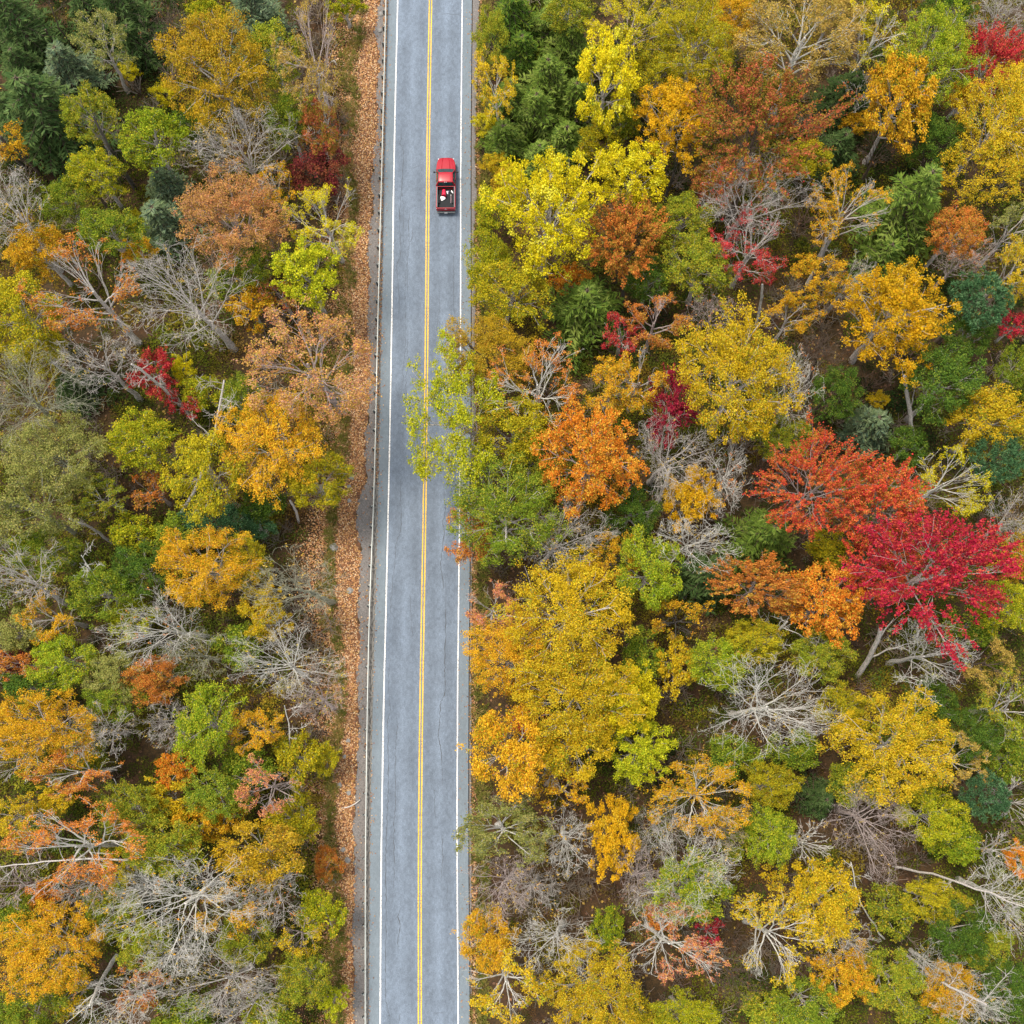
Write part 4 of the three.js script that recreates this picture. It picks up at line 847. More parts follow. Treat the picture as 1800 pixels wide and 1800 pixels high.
  ['S', 890, 1728, 62, 58, 'gold', 'white', 'white-limbed gold-flecked tree beside the road'],
  ['D', 1040, 1738, 74, 68, 'gold', 'grey', 'large gold tree at the bottom edge', 'the large gold tree at the bottom edge'],
  ['S', 1178, 1660, 80, 66, 'pinkOrange', 'white', 'pink-flecked white-limbed tree', 'the pink-flecked white tree'],
  ['K', 1170, 1606, 34, 24, 'burnt', 'grey', 'small orange treetop'],
  ['D', 1067, 1636, 26, 36, 'brightGreen', 'grey', 'narrow bright green bush'],
  ['D', 1205, 1785, 50, 34, 'yellowGreen', 'grey', 'yellow-green bush at the bottom edge'],
  ['S', 1247, 1642, 24, 20, 'crimson', 'grey', 'tiny crimson shrub'],
  ['B', 1358, 1242, 100, 80, 'tan', 'white', 'wide leafless silver-white tree', 'the wide leafless silver-white tree'],
  ['D', 1574, 1312, 90, 76, 'gold', 'grey', 'big gold fine-leaved tree', 'the big gold fine-leaved tree'],
  ['S', 1682, 1338, 48, 38, 'tan', 'grey', 'tan half-bare tree'],
  ['C', 1442, 1404, 34, 32, 'firDark', 'brown', 'small round dark conifer'],
  ['D', 1353, 1468, 40, 48, 'brightGreen', 'grey', 'leafy bright green tree'],
  ['B', 1532, 1448, 66, 76, 'tan', 'pink', 'large leafless pinkish-grey tree', 'the large leafless pinkish tree'],
  ['B', 1420, 1484, 38, 38, 'tan', 'white', 'small leafless white tree'],
  ['D', 1450, 1592, 56, 58, 'gold', 'grey', 'golden tree'],
  ['S', 1355, 1642, 76, 72, 'gold', 'white', 'white-limbed tree flecked with gold', 'the white-limbed gold-flecked tree'],
  ['K', 1486, 1712, 44, 44, 'goldOrange', 'grey', 'sunny yellow-orange tree', 'the sunny yellow-orange tree'],
  ['B', 1778, 1588, 54, 68, 'grayOlive', 'white', 'leafless greenish-white tree at the right edge'],
  ['B', 1716, 1764, 64, 46, 'tan', 'white', 'leafless white tree near the lower right corner'],
  ['D', 1672, 1742, 44, 44, 'goldOrange', 'grey', 'gold-orange tree under a bare crown'],
  ['D', 1572, 1722, 48, 46, 'olive', 'grey', 'olive-yellow tree'],
  ['D', 1644, 1584, 48, 34, 'oliveGold', 'grey', 'olive and orange low tree'],
  ['P', 1734, 1400, 40, 40, 'teal', 'brown', 'blue-green small pine'],
  ['S', 1776, 1246, 50, 50, 'olive', 'grey', 'thin olive tree at the right edge'],
  ['D', 1640, 1436, 50, 44, 'yellowGreen', 'grey', 'yellow-green tree'],
  ['D', 1680, 1480, 38, 36, 'brightGreen', 'grey', 'bright leafy bush'],
  ['K', 1792, 1514, 20, 26, 'orange', 'grey', 'orange treetop at the right edge'],
  ['B', 1758, 1496, 34, 30, 'tan', 'grey', 'small leafless tree'],
  ['D', 1690, 1642, 50, 44, 'deepGreen', 'grey', 'deep green low bush'],
  ['D', 1734, 1660, 40, 40, 'olive', 'grey', 'olive-yellow bush'],
  ['D', 1420, 1766, 48, 40, 'green', 'grey', 'green tree at the bottom edge'],
  ['D', 1358, 1380, 46, 36, 'oliveGold', 'grey', 'olive-gold bush'],
  ['D', 1484, 1252, 42, 38, 'oliveGold', 'grey', 'dull gold tree'],
  ['B', 1786, 1408, 34, 34, 'tan', 'grey', 'leafless grey tree at the right edge'],
  ['B', 1290, 1722, 44, 42, 'brown', 'brown', 'leafless brownish tree'],
  ['S', 1392, 1542, 38, 32, 'gold', 'brown', 'thin gold-leaved tree'],
  ['D', 1396, 1318, 40, 32, 'green', 'grey', 'small green bush'],
  ['D', 1640, 1238, 40, 40, 'deepGreen', 'grey', 'deep green tree'],
  ['D', 1718, 1290, 40, 44, 'deepGreen', 'grey', 'shaded green tree'],
  ['D', 1350, 1780, 40, 34, 'olive', 'grey', 'olive bush at the bottom edge'],
  ['D', 1570, 1600, 38, 38, 'olive', 'grey', 'olive bush beside a leaning birch'],
  ['D', 1770, 1740, 40, 50, 'deepGreen', 'grey', 'deep green tree in the lower right corner'],
  ['D', 1290, 1330, 40, 36, 'green', 'grey', 'plain green bush'],
  ['D', 1300, 1470, 36, 36, 'olive', 'grey', 'olive bush in bare twigs'],
  ['D', 1640, 1790, 44, 30, 'olive', 'grey', 'olive bush at the bottom edge'],
  ['D', 1130, 1790, 40, 30, 'oliveGold', 'grey', 'dull gold bush at the bottom edge'],
  ['D', 1775, 1330, 34, 40, 'green', 'grey', 'leafy green tree at the right edge'],
  ['D', 1500, 1380, 40, 34, 'olive', 'grey', 'olive bush'],
  ['B', 1150, 1570, 46, 44, 'tan', 'grey', 'thin tangled grey tree'],
  ['B', 1480, 1650, 50, 44, 'gold', 'grey', 'fine-twigged grey bare tree'],
  ['B', 1640, 1700, 46, 40, 'tan', 'white', 'small white-twigged bare tree'],
  ['B', 1262, 1462, 46, 38, 'tan', 'pink', 'small pinkish bare tree'],
  ['B', 930, 1560, 46, 40, 'goldOrange', 'grey', 'thin grey roadside bare tree'],
];
const KIND_NAME = { D: ['broadleaf_tree', 'tree'], K: ['autumn_tree', 'tree'], F: ['maple_tree', 'maple tree'], S: ['half_bare_tree', 'tree'], A: ['airy_tree', 'tree'], O: ['overhanging_tree', 'tree'], B: ['bare_tree', 'bare tree'], C: ['conifer_tree', 'conifer'], P: ['pine_tree', 'pine tree'], U: ['shrub', 'shrub'] };
const GROUP = { tree: 'broadleaf trees of the autumn wood', 'maple tree': 'red maples of the wood', 'bare tree': 'leafless trees of the wood', conifer: 'conifers of the wood', 'pine tree': 'pines of the wood', shrub: 'shrubs of the wood' };
const LANDMARKS = [[783, 325, 'the red pickup'], ...T.filter((t) => t[8]).map((t) => [t[1], t[2], t[8]])];
const usedLabels = new Set();
const wordsOf = (s) => s.split(/\s+/).length;
function sideOf(dx, dy) {
  const a = Math.atan2(-dy, dx) * 180 / Math.PI;
  if (a > -22 && a <= 22) return 'right of'; if (a > 22 && a <= 68) return 'up and right of'; if (a > 68 && a <= 112) return 'above'; if (a > 112 && a <= 158) return 'up and left of';
  if (a > 158 || a <= -158) return 'left of'; if (a > -158 && a <= -112) return 'down and left of'; if (a > -112 && a <= -68) return 'below'; return 'down and right of';
}
function labelFor(x, y, look, own) {
  if (own) { usedLabels.add(look.toLowerCase()); return wordsOf(look) < 4 ? look + ' in the wood' : look; }
  const near = LANDMARKS.map(([a, b, p]) => [Math.hypot(a - x, b - y), a, b, p]).sort((a, b) => a[0] - b[0]);
  for (let k = 0; k < 6; k++) {
    const [d, a, b, p] = near[k];
    for (const how of [d < 95 ? 'just ' : '', 'a little way ', 'somewhat ']) {
      const l = `${look}, ${how}${sideOf(x - a, y - b)} ${p}`;
      if (wordsOf(l) <= 16 && !usedLabels.has(l.toLowerCase())) { usedLabels.add(l.toLowerCase()); return l; }
    }
  }
  usedLabels.add(look); return look;
}
for (const t of T) if (t[8]) usedLabels.add(t[3]);
const HSC = { D: 1, K: 1, F: 1, S: 1, B: 1, C: 1, P: 1, U: 1 };
let treeCount = 0;
const trunksAt = [];
T.forEach(([kind, x, y, rx, ry, pal, bark, look, own], i) => {
  const r = rngOf(1000 + i), ravg = Math.sqrt(rx * ry);
  let hc = 8, rm = 2.5, p, proto, s = 1;
  for (let k = 0; k < 3; k++) {
    p = at(x, y, hc); rm = ravg / pxPerM(p);
    proto = protoOf(kind, rm, Math.floor(i * 7 + r() * 5)); s = rm / proto.R * (kind === 'C' ? 1.0 : 1); hc = proto.hc * s;
  }
  let H = proto.H * s;
  if (kind === 'C') {                                // a spire: its width gives the spread, its length in the picture the height
    const lean = Math.hypot(p.x, p.z) / (CAM_H - 6); rm = rx / pxPerM(p) * 1.12; s = rm / proto.R;
    H = clamp((2.3 * ry / pxPerM(p) - 1.1 * rm) / Math.max(lean, 0.08), 2.6 * rm, 4.8 * rm); hc = H * 0.5;
  }
  p = at(x, y, hc);
  const gY = groundY(p.x, p.z), [nm, cat] = KIND_NAME[kind];
  const o = thing(nm, labelFor(x, y, look, own), cat, [p.x, gY - 0.05, p.z], GROUP[cat]);
  const quarter = kind === 'O' ? 0 : Math.floor(r() * 4), sx = rx / ravg, sz = ry / ravg, swap = quarter % 2;
  o.rotation.y = quarter * Math.PI / 2 + (kind === 'O' ? 0 : (r() - 0.5) * 0.4);
  const e = clamp(sx / sz, 0.6, 1.6), k = Math.sqrt(e);
  if (kind === 'C') o.scale.set(s, H / proto.H, s); else o.scale.set(s * (swap ? 1 / k : k), s, s * (swap ? k : 1 / k));
  if (proto.off) o.position.sub(V(proto.off * o.scale.x, 0, 0).applyAxisAngle(V(0, 1, 0), o.rotation.y));   // the trunk stands to one side of its crown
  const bm = barkMat(bark);
  part('trunk', proto.trunk, bm, o);
  for (const g of proto.limbGeos) part(proto.loose ? 'limb' : 'branching', g, bm, o);
  if (proto.leaves) tag(part(kind === 'B' ? 'foliage' : 'crown', proto.leaves, leafMat(pal, [0.92, 1, 1.08][i % 3]), o), null, null, null, kind === 'B' || kind === 'S' ? 'stuff' : null);
  trunksAt.push([p.x, p.z]);
  treeCount++;
});
// ---------------------------------------------------------------- undergrowth, brush, grass and fallen leaves
const COVER = [
  'dddogbl--gdgyooooo', 'dddoobl--gddgobdoo', 'ddggobl--gddgodddo', 'ggggobl--yoodgogog', 'ogggbgl--ooogogogg', 'ogogbol--oddgbbgdd',
  'odggbol--ogoggbdgg', 'obggool--oogggdddg', 'ggbbobl--oodbbggog', 'gggggbl--ggbbdbboo', 'ggggbbl--boogdbogg', 'gggggbl--bobbgoggg',
  'ggggobl--oobgbboog', 'gggggol--ogdggbggg', 'gggggol--obgbgbbgg', 'ggggogl--bbbgbobgg', 'ogggggl--obbbbogdg', 'ogggggl--bbbggggod',
];
const COVER_COL = {
  g: ['#94a42a', '#7e922a', '#a8ae2c', '#68822c', '#bab42e', '#74882e'], o: ['#a8a42c', '#94982c', '#bcac2e', '#7e8e2c', '#b4982e', '#cca82c'],
  y: ['#cdb82c', '#b4a82a', '#a0a22c', '#d2b028'], d: ['#4c6e30', '#42602c', '#5c7832', '#748634', '#3a582e', '#868c34'], b: ['#a0843e', '#8e783a', '#ae943e', '#8a903c', '#b48a3a', '#9a7040'], l: ['#8a8a34', '#7c8438', '#a08a38'],
};
const coverAt = (x, z, r) => { const [px, py] = toPx(V(x, 0.6, z)); const c = Math.floor(clamp((px + (r() - 0.5) * 70) / 100, 0, 17)), q = Math.floor(clamp((py + (r() - 0.5) * 70) / 100, 0, 17)); return COVER[q][c]; };
function clumpGeo(seed, n, leaf, flat) {
  const r = rngOf(seed), m = new MB();
  for (let k = 0; k < n; k++) { const d = sphereDir(r); d.y = Math.abs(d.y); const q = Math.cbrt(r()), p = V(d.x * q, 0.1 + d.y * q * flat, d.z * q); putLeaf(m, p, leaf, r(), r, 0.55, 0.8, false); }
  for (let k = 0; k < 4; k++) { const d = sphereDir(r); m.tube([V(0, -0.1, 0), V(d.x * 0.6, flat * 0.7, d.z * 0.6)], [0.02, 0.01], 3, false); }
  return m.geo();
}
function scatter(name, geo, mat, list, label, category) {
  const im = new THREE.InstancedMesh(geo, mat, list.length), m = new THREE.Matrix4(), q = new THREE.Quaternion(), e = new THREE.Euler(), c = new THREE.Color();
  list.forEach((t, i) => { e.set(t.tx || 0, t.a, t.tz || 0); q.setFromEuler(e); m.compose(V(t.x, t.y, t.z), q, V(t.s, t.sy ?? t.s, t.s)); im.setMatrixAt(i, m); if (t.c) im.setColorAt(i, c.copy(t.c)); });
  im.name = numbered(name); im.castShadow = im.receiveShadow = true; scene.add(im);
  return tag(im, label, category, null, 'stuff');
}
const colOf = (h, r, gain) => { const c = singleLeaf(new THREE.Color(h), 0.82); const k = gain * (0.8 + 0.4 * r()); c.r *= k * (0.92 + 0.16 * r()); c.g *= k; c.b *= k; return c; };
const inView = (x, z) => { const [px, py] = toPx(V(x, 0, z)); return px > -220 && px < 2020 && py > -120 && py < 1900; };
{
  const r = rngOf(501), bush = [], brush = [];
  const leafy = new THREE.MeshPhysicalMaterial({ roughness: 1, transmission: 0.18, thickness: 0, side: THREE.DoubleSide, specularIntensity: 0 });
  const woody = new THREE.MeshStandardMaterial({ roughness: 1 });
  for (let gz = -94; gz < 30; gz += 1.0) for (let gx = -74; gx < 74; gx += 1.0) {
    const x = gx + (r() - 0.5) * 1.0, z = gz + (r() - 0.5) * 1.0;
    if (!inView(x, z)) continue;
    const left = x < eCentre(z), lim = left ? eVergeL(z) + 0.3 : eGravelR(z);
    if (left ? x > lim - 0.4 : x < lim + 0.35) continue;
    const edgeD = left ? lim - x : x - lim, code = coverAt(x, z, r), nz = noise.noise(x * 0.16, z * 0.16, 8.8) + 0.5 * noise.noise(x * 0.5, z * 0.5, 2.2);
    const p = { g: 0.95, o: 0.85, y: 0.9, d: 0.75, b: 0.30, l: 0.35 }[code] + nz * 0.55;
    const y = groundY(x, z), pal = COVER_COL[code];
    if (r() < p) { const s = (0.55 + 0.55 * r() + 0.25 * nz) * Math.min(1, 0.5 + edgeD * 0.25); bush.push({ x, y: y - 0.05, z, a: r() * 6.28, s, sy: s * (0.8 + 0.9 * r()), c: colOf(pal[Math.floor(r() * pal.length)], r, 0.4 + 0.16 * (nz > 0.25)) }); }
    if (r() < (code === 'b' ? 0.36 : 0.09)) brush.push({ x: x + r() - 0.5, y, z: z + r() - 0.5, a: r() * 6.28, tx: gauss(r) * 0.4, tz: gauss(r) * 0.4, s: 0.8 + r() * 1.9, c: colOf(['#94806e', '#a2907e', '#7e6452', '#b0a08c'][Math.floor(r() * 4)], r, 0.62) });
  }
  scatter('undergrowth', clumpGeo(61, 150, 0.19, 0.9), leafy, bush, 'dense low green, olive and gold undergrowth covering the wood floor', 'undergrowth');
  const m = new MB(), rb = rngOf(77);
  for (let k = 0; k < 9; k++) { const d = sphereDir(rb), b = V(d.x * 0.1, 0, d.z * 0.1), e = V(d.x * 0.75, 0.5 + 0.7 * rb(), d.z * 0.75), c = V(d.x * 0.25, 0.45, d.z * 0.25); const pts = bend(b, c, e, 3); m.tube(pts, [0.022, 0.017, 0.012, 0.008], 3, false);
    for (let j = 0; j < 3; j++) { const s = pts[1 + (j % 2)], f = sphereDir(rb); m.tube([s, V(s.x + f.x * 0.35, s.y + 0.15 + Math.abs(f.y) * 0.25, s.z + f.z * 0.35)], [0.012, 0.007], 3, false); } }
  scatter('brushwood', m.geo(), woody, brush, 'thin bare brown and grey twigs scattered over the wood floor', 'brushwood');

  // fallen leaves: thick on the verge left of the rail, thinner on shoulders, kerb and wood floor
  const leaves = [], rl = rngOf(801), lg = new MB();
  lg.v(V(-0.5, 0, 0), V(0, 1, 0)); lg.v(V(0.05, 0.12, -0.42), V(0, 1, 0)); lg.v(V(0.6, 0, 0), V(0, 1, 0)); lg.v(V(0.05, 0.12, 0.42), V(0, 1, 0)); lg.tri(0, 2, 1); lg.tri(0, 3, 2);
  const LIT = ['#bc8048', '#a86c3c', '#cc9660', '#985c36', '#d6a672', '#84502e', '#bc8840', '#dcb88c', '#7a5038', '#b47444'], FLOOR = ['#8e6040', '#7a5238', '#a06c44', '#6a4a36', '#c09a3c', '#caa42c'];
  const drop = (x, y, z, set, gain, s) => leaves.push({ x, y, z, a: rl() * 6.28, tx: gauss(rl) * 0.5, tz: gauss(rl) * 0.5, s: s * (0.7 + 0.7 * rl()), c: colOf(set[Math.floor(rl() * set.length)], rl, gain) });
  for (let k = 0; k < 76000; k++) { const z = lerp(-88, 28, rl()), a = eVergeL(z) - 0.4, b = eGravelL(z) - 0.05 + 0.5 * noise.noise(z * 0.8, 4, 4) + 0.3 * noise.noise(z * 2.3, 4, 7) + 0.12 * gauss(rl), x = rl() < 0.36 ? a + 0.5 - Math.abs(gauss(rl)) * 3.6 : lerp(a, b, rl()); if (!inView(x, z)) continue; drop(x, (x < eVergeL(z) ? groundY(x, z) + 0.08 : -0.06) + 0.05 * rl(), z, LIT, 0.74, 0.125); }
  for (let k = 0; k < 900; k++) { const z = lerp(-88, 28, rl()), x = lerp(eGravelL(z), eCentre(z) + AL - 0.1, rl() ** 2); drop(x, -0.02, z, LIT, 0.6, 0.14); }
  for (let k = 0; k < 1500; k++) { const z = lerp(-88, -25, rl() ** 1.4), x = eCentre(z) + AL - 0.02 - 0.4 * rl(); drop(x, 0.075, z, LIT, 0.6, 0.13); }
  for (let k = 0; k < 3800; k++) { const z = lerp(-88, 28, rl()), x = eGravelR(z) + gauss(rl) * 0.35 + 0.25; drop(x, 0.0, z, LIT, 0.6, 0.15); }
  for (let k = 0; k < 1000; k++) { const z = lerp(-88, 28, rl()), x = eCentre(z) + (rl() < 0.5 ? AR - 0.9 * rl() ** 2 : AL + 0.5 * rl() ** 3); drop(x, 0.02, z, LIT, 0.6, 0.11); }
  for (let k = 0; k < 34000; k++) { const z = lerp(-94, 30, rl()), x = lerp(-68, 68, rl()); if (!inView(x, z) || (x > eVergeL(z) && x < eGravelR(z) + 0.2)) continue; drop(x, groundY(x, z) + 0.03 + 0.05 * rl(), z, FLOOR, 0.62, 0.24); }
  scatter('leaf_litter', lg.geo(), new THREE.MeshStandardMaterial({ roughness: 0.9, side: THREE.DoubleSide }), leaves, 'orange brown fallen leaves lying thick on the verge and wood floor', 'leaf litter');

  // short grass and weeds along the right edge of the road and on the verge
  const grass = [], rg = rngOf(901), gm = new MB();
  for (let k = 0; k < 14; k++) { const d = sphereDir(rg), b = V(d.x * 0.12, 0, d.z * 0.12), e = V(d.x * 0.4, 0.35 + 0.3 * rg(), d.z * 0.4), s = V(-d.z, 0, d.x).normalize().multiplyScalar(0.07); gm.leaf(b, e, s, 0, 0, false); }
  const GR = ['#96983c', '#a8a044', '#86903a', '#b8a450', '#7c8a38', '#c0a85c'];
  for (let k = 0; k < 3000; k++) { const z = lerp(-88, 28, rg()), right = rg() < 0.55, x = right ? eGravelR(z) + 0.2 + 1.3 * rg() : eVergeL(z) + 0.7 - 3.2 * rg() ** 1.3 * (0.2 + 1.6 * Math.abs(noise.noise(z * 0.3, 3, 3))); if (!inView(x, z)) continue; grass.push({ x, y: right ? groundY(x, z) : -0.1, z, a: rg() * 6.28, s: 0.6 + 0.7 * rg(), c: colOf(GR[Math.floor(rg() * GR.length)], rg, 0.55) }); }
  scatter('grass', gm.geo(), leafy, grass, 'rough olive grass and weeds along the road edges', 'grass');
}
// ---------------------------------------------------------------- guard rail
const galv = new THREE.MeshStandardMaterial({ color: new THREE.Color(0.40, 0.43, 0.42), metalness: 0.6, roughness: 0.5 });
const galvDark = new THREE.MeshStandardMaterial({ color: new THREE.Color(0.16, 0.2, 0.22), metalness: 0.5, roughness: 0.55 });
{
  const rail = thing('guard_rail', 'long galvanised steel guard rail on posts along the left road edge', 'guard rail');
  // W profile, swept along the road
  const prof = [[-0.005, 0.72], [0.02, 0.715], [0.045, 0.69], [0.045, 0.64], [0, 0.6], [0, 0.55], [0.045, 0.51], [0.045, 0.46], [0.02, 0.43], [-0.005, 0.425]];
  const back = prof.map(([a, b]) => [a - 0.035, b]).reverse(), ring = [...prof, ...back];
  for (let z0 = -92; z0 < 39; z0 += 3.81) {                        // rail lengths lapped at every second post
    const m = new MB(), n = 6, z1 = z0 + 3.9;
    for (let k = 0; k <= n; k++) { const z = lerp(z0, z1, k / n), lap = k === n ? 0.004 : 0; ring.forEach(([a, b]) => m.v(V(eRail(z) + a + lap, b, z), V(a > 0.01 ? 1 : -0.3, b > 0.7 ? 1 : 0.2, 0).normalize(), 0, 0)); }
    const c = ring.length; for (let k = 0; k < n; k++) for (let q = 0; q < c; q++) { const a = k * c + q, b = k * c + (q + 1) % c; m.tri(a, b, a + c); m.tri(b, b + c, a + c); }
    const g = m.geo().toNonIndexed(); g.computeVertexNormals(); part('rail', g, galv, rail);
  }
  // I section steel posts with a spacer block behind the rail
  const bx = (w, h, d, x, y, z) => { const g = new THREE.BoxGeometry(w, h, d); g.translate(x, y, z); return g; };
  const post = mergeGeometries([bx(0.012, 0.86, 0.13, -0.30, 0.28, 0), bx(0.14, 0.86, 0.01, -0.23, 0.28, 0.002), bx(0.012, 0.86, 0.13, -0.16, 0.28, 0)]);
  const spacer = mergeGeometries([bx(0.108, 0.34, 0.014, -0.098, 0.57, -0.055), bx(0.108, 0.34, 0.014, -0.098, 0.57, 0.055), bx(0.014, 0.34, 0.096, -0.146, 0.57, 0)]);
  const first = at(675, 18, 0.7).z, step = 1.905;
  for (let k = -8; k < 56; k++) {
    const z = first + k * step; if (z < -91 || z > 38) continue;
    const p = part('post', post, galvDark, rail); p.position.set(eRail(z), 0, z);
    const s = part('spacer_block', spacer, galv, p);
  }
}
// ---------------------------------------------------------------- stones beside the verge, logs and branches
const stoneN = tileNoise(64, 91);
const stoneTex = dataTex(128, 128, (x, y) => { const k = 92 + 70 * stoneN(x / 128, y / 128); return [k, k * 0.99, k * 0.97]; });
const stoneMat = new THREE.MeshStandardMaterial({ map: stoneTex, bumpMap: stoneTex, bumpScale: 0.02, roughness: 0.95 });
function stoneGeo(seed) {
  const g = mergeVertices(new THREE.IcosahedronGeometry(1, 2)), p = g.attributes.position;
  for (let k = 0; k < p.count; k++) { const x = p.getX(k), y = p.getY(k), z = p.getZ(k), s = 1 + 0.35 * noise.noise(x * 1.3 + seed, y * 1.3, z * 1.3) + 0.15 * noise.noise(x * 3 + seed, y * 3, z * 3); p.setXYZ(k, x * s, y * s * 0.6, z * s); }
  return toCreasedNormals(g, 0.6);
}
[[586, 963, 8, 'pale boulder half buried in leaves below the bushes on the verge'], [618, 838, 5, 'grey stone among leaves on the verge beside the green and gold bush'], [613, 855, 4, 'small pale stone just below the grey verge stone'], [614, 880, 4, 'angular pale stone on the leaves nearest the gravel bulge'], [615, 1038, 6, 'dark grey slab of stone on the verge'],
  [612, 1302, 4, 'bluish stone above the bent fallen branch'], [598, 1318, 4, 'flat grey stone in the heap above the bent branch'], [605, 1330, 3.5, 'small stone in the middle of the stone heap'], [613, 1394, 4, 'white stone below the heap and above the bent branch'], [596, 1380, 5, 'broad grey stone at the left of the verge heap'], [603, 1494, 4.5, 'whitish stone in brown leaves below the bent branch'], [590, 1508, 5, 'upright pale stone by the olive shrub on the verge'], [611, 1512, 5, 'pale pointed stone nearest the gravel in the lower heap'], [592, 1535, 4, 'small grey stone at the foot of the lower heap'], [588, 1549, 4.5, 'lowest grey stone of the lower heap'],
  [669, 24, 4.5, 'round grey stone behind the topmost rail post'], [668, 53, 4.5, 'flat grey stone behind the second rail post']].forEach(([x, y, s, label], i) => {
  const p = at(x, y, 0), w = s / pxPerM(p), m = new THREE.Mesh(stoneGeo(i * 3.1), stoneMat);
  m.name = numbered('stone'); m.position.set(p.x, -0.1 + w * 0.15, p.z); m.scale.setScalar(w); m.rotation.y = i * 1.7; m.castShadow = m.receiveShadow = true; scene.add(m); tag(m, label, 'stone', 'stones on the leaf strewn verge');
});
// leaning, dead and broken stems: foot and tip in the photograph, height of the tip
function stem(name, label, category, foot, tip, h, r0, r1, bark, branches, o = {}) {
  const a = at(foot[0], foot[1], o.h0 ?? 0), b = at(tip[0], tip[1], h), r = rngOf(Math.round(foot[0] * 3 + foot[1]));
  if (o.h0 === undefined) a.y = groundY(a.x, a.z) - 0.05;
  const t = thing(name, label, category, [a.x, a.y, a.z], o.group), end = V().subVectors(b, a), L = end.length(), bm = barkMat(bark), m = new MB(), n = 9;
  const side = V(-end.z, 0, end.x).normalize(), kink = (o.bow ?? 0.03) * L, pts = [];
  for (let k = 0; k <= n; k++) { const f = k / n, p = V().copy(end).multiplyScalar(f).addScaledVector(side, Math.sin(f * Math.PI) * kink + (k && k < n ? gauss(r) * L * (o.rough ?? 0.012) : 0)); p.y += Math.sin(f * Math.PI) * (o.sag ?? 0) * L; pts.push(p); }
  m.tube(pts, pts.map((_, k) => lerp(r0, r1, k / n)), 7); part('trunk', m.geo(), bm, t);
  const dir = end.clone().normalize();
  for (let i = 0; i < branches; i++) {
    const f = lerp(o.from ?? 0.35, 1, (i + 0.5) / branches), q = f * n, k = Math.min(n - 1, Math.floor(q)), p = V().lerpVectors(pts[k], pts[k + 1], q - k), d = sphereDir(r); d.addScaledVector(dir, -d.dot(dir)).normalize();
    d.multiplyScalar(o.spread ?? 0.9).addScaledVector(dir, 0.25 + 0.5 * r()); d.y += o.up ?? 0.1; d.normalize();
    const len = (o.len ?? 1.6) * (0.5 + 0.8 * r()), lm = new MB(), e = V().copy(p).addScaledVector(d, len), c = V().lerpVectors(p, e, 0.5); c.y += len * 0.12; const bp = wobble(bend(p, c, e, 5), len * 0.04, r), rb = lerp(r0, r1, f) * 0.42;
    lm.tube(bp, bp.map((_, j) => Math.max(0.012, rb * (1 - 0.16 * j))), 4, false);
    for (let j = 0; j < (o.twigs ?? 6); j++) { const s = bp[1 + Math.floor(r() * 4.9)], g = sphereDir(r).addScaledVector(d, 0.7).normalize(), tl = len * (0.2 + 0.35 * r()), tw = wobble(bend(s, V().copy(s).addScaledVector(d, tl * 0.3), V().copy(s).addScaledVector(g, tl), 3), tl * 0.05, r); lm.tube(tw, [0.02, 0.017, 0.014, 0.011], 3, false);
      for (let h = 0; h < 2; h++) { const g2 = sphereDir(r).addScaledVector(g, 0.8).normalize(); lm.tube([tw[1 + h], V().copy(tw[1 + h]).addScaledVector(g2, tl * 0.5)], [0.014, 0.01], 3, false); } }
    part('limb', lm.geo(), bm, t);
  }
  return t;
}
stem('dead_tree', 'tall dead grey snag with short broken whitish branches leaning up and left', 'dead tree', [236, 328], [164, 205], 13, 0.24, 0.1, 'dark', 13, { from: 0.35, len: 2.1, up: -0.05, twigs: 7 });
stem('dead_tree', 'bare broken brown pole standing among yellow-green bushes below the dead snag', 'dead tree', [199, 387], [143, 312], 8, 0.16, 0.11, 'brown', 0);
stem('dead_tree', 'thin forked dead stem among the dark conifers in the upper left', 'dead tree', [132, 84], [86, 2], 11, 0.1, 0.04, 'brown', 3, { len: 2.5, from: 0.6 });
stem('dead_tree', 'short broken stub left of the forked stem among dark conifers', 'dead tree', [105, 80], [80, 52], 6, 0.13, 0.09, 'brown', 0);
stem('leaning_tree', 'dark slanting trunk at the left edge below the largest dark conifer', 'leaning tree', [42, 290], [0, 240], 8, 0.2, 0.15, 'dark', 0);
stem('leaning_tree', 'stout pale leaning trunk with a few crooked bare limbs rising over green bushes', 'leaning tree', [310, 908], [394, 668], 13, 0.2, 0.08, 'grey', 9, { from: 0.62, len: 2.6, bow: 0.05 });
stem('leaning_tree', 'dark leaning trunk beside the red vine-clad tree', 'leaning tree', [338, 738], [231, 640], 12, 0.2, 0.1, 'grey', 5, { from: 0.6, len: 2 });
stem('dead_tree', 'curved white dead limb rising over lime bushes left of the road', 'dead tree', [262, 1092], [143, 976], 11, 0.12, 0.05, 'white', 5, { from: 0.72, len: 1.5, bow: -0.06, up: 0 });
stem('dead_tree', 'short broken grey stem standing in brown leaves near the verge', 'dead tree', [524, 918], [510, 880], 5, 0.14, 0.11, 'grey', 0);
stem('leaning_tree', 'slim pale leaning trunk running down right over grey-olive leaves', 'leaning tree', [192, 952], [122, 912], 7, 0.15, 0.1, 'grey', 3, { len: 1.2, from: 0.2 });
stem('birch_tree', 'white limb stretched level above orange leaves in the lower left', 'birch', [225, 1512], [0, 1524], 13, 0.09, 0.04, 'grey', 9, { from: 0.2, len: 2.6, h0: 9, up: 0.1 });
stem('birch_tree', 'slender upright white birch stem by the orange-tinged tree near the verge', 'birch', [503, 1362], [500, 1240], 10, 0.09, 0.03, 'white', 5, { from: 0.4, len: 1.4 });
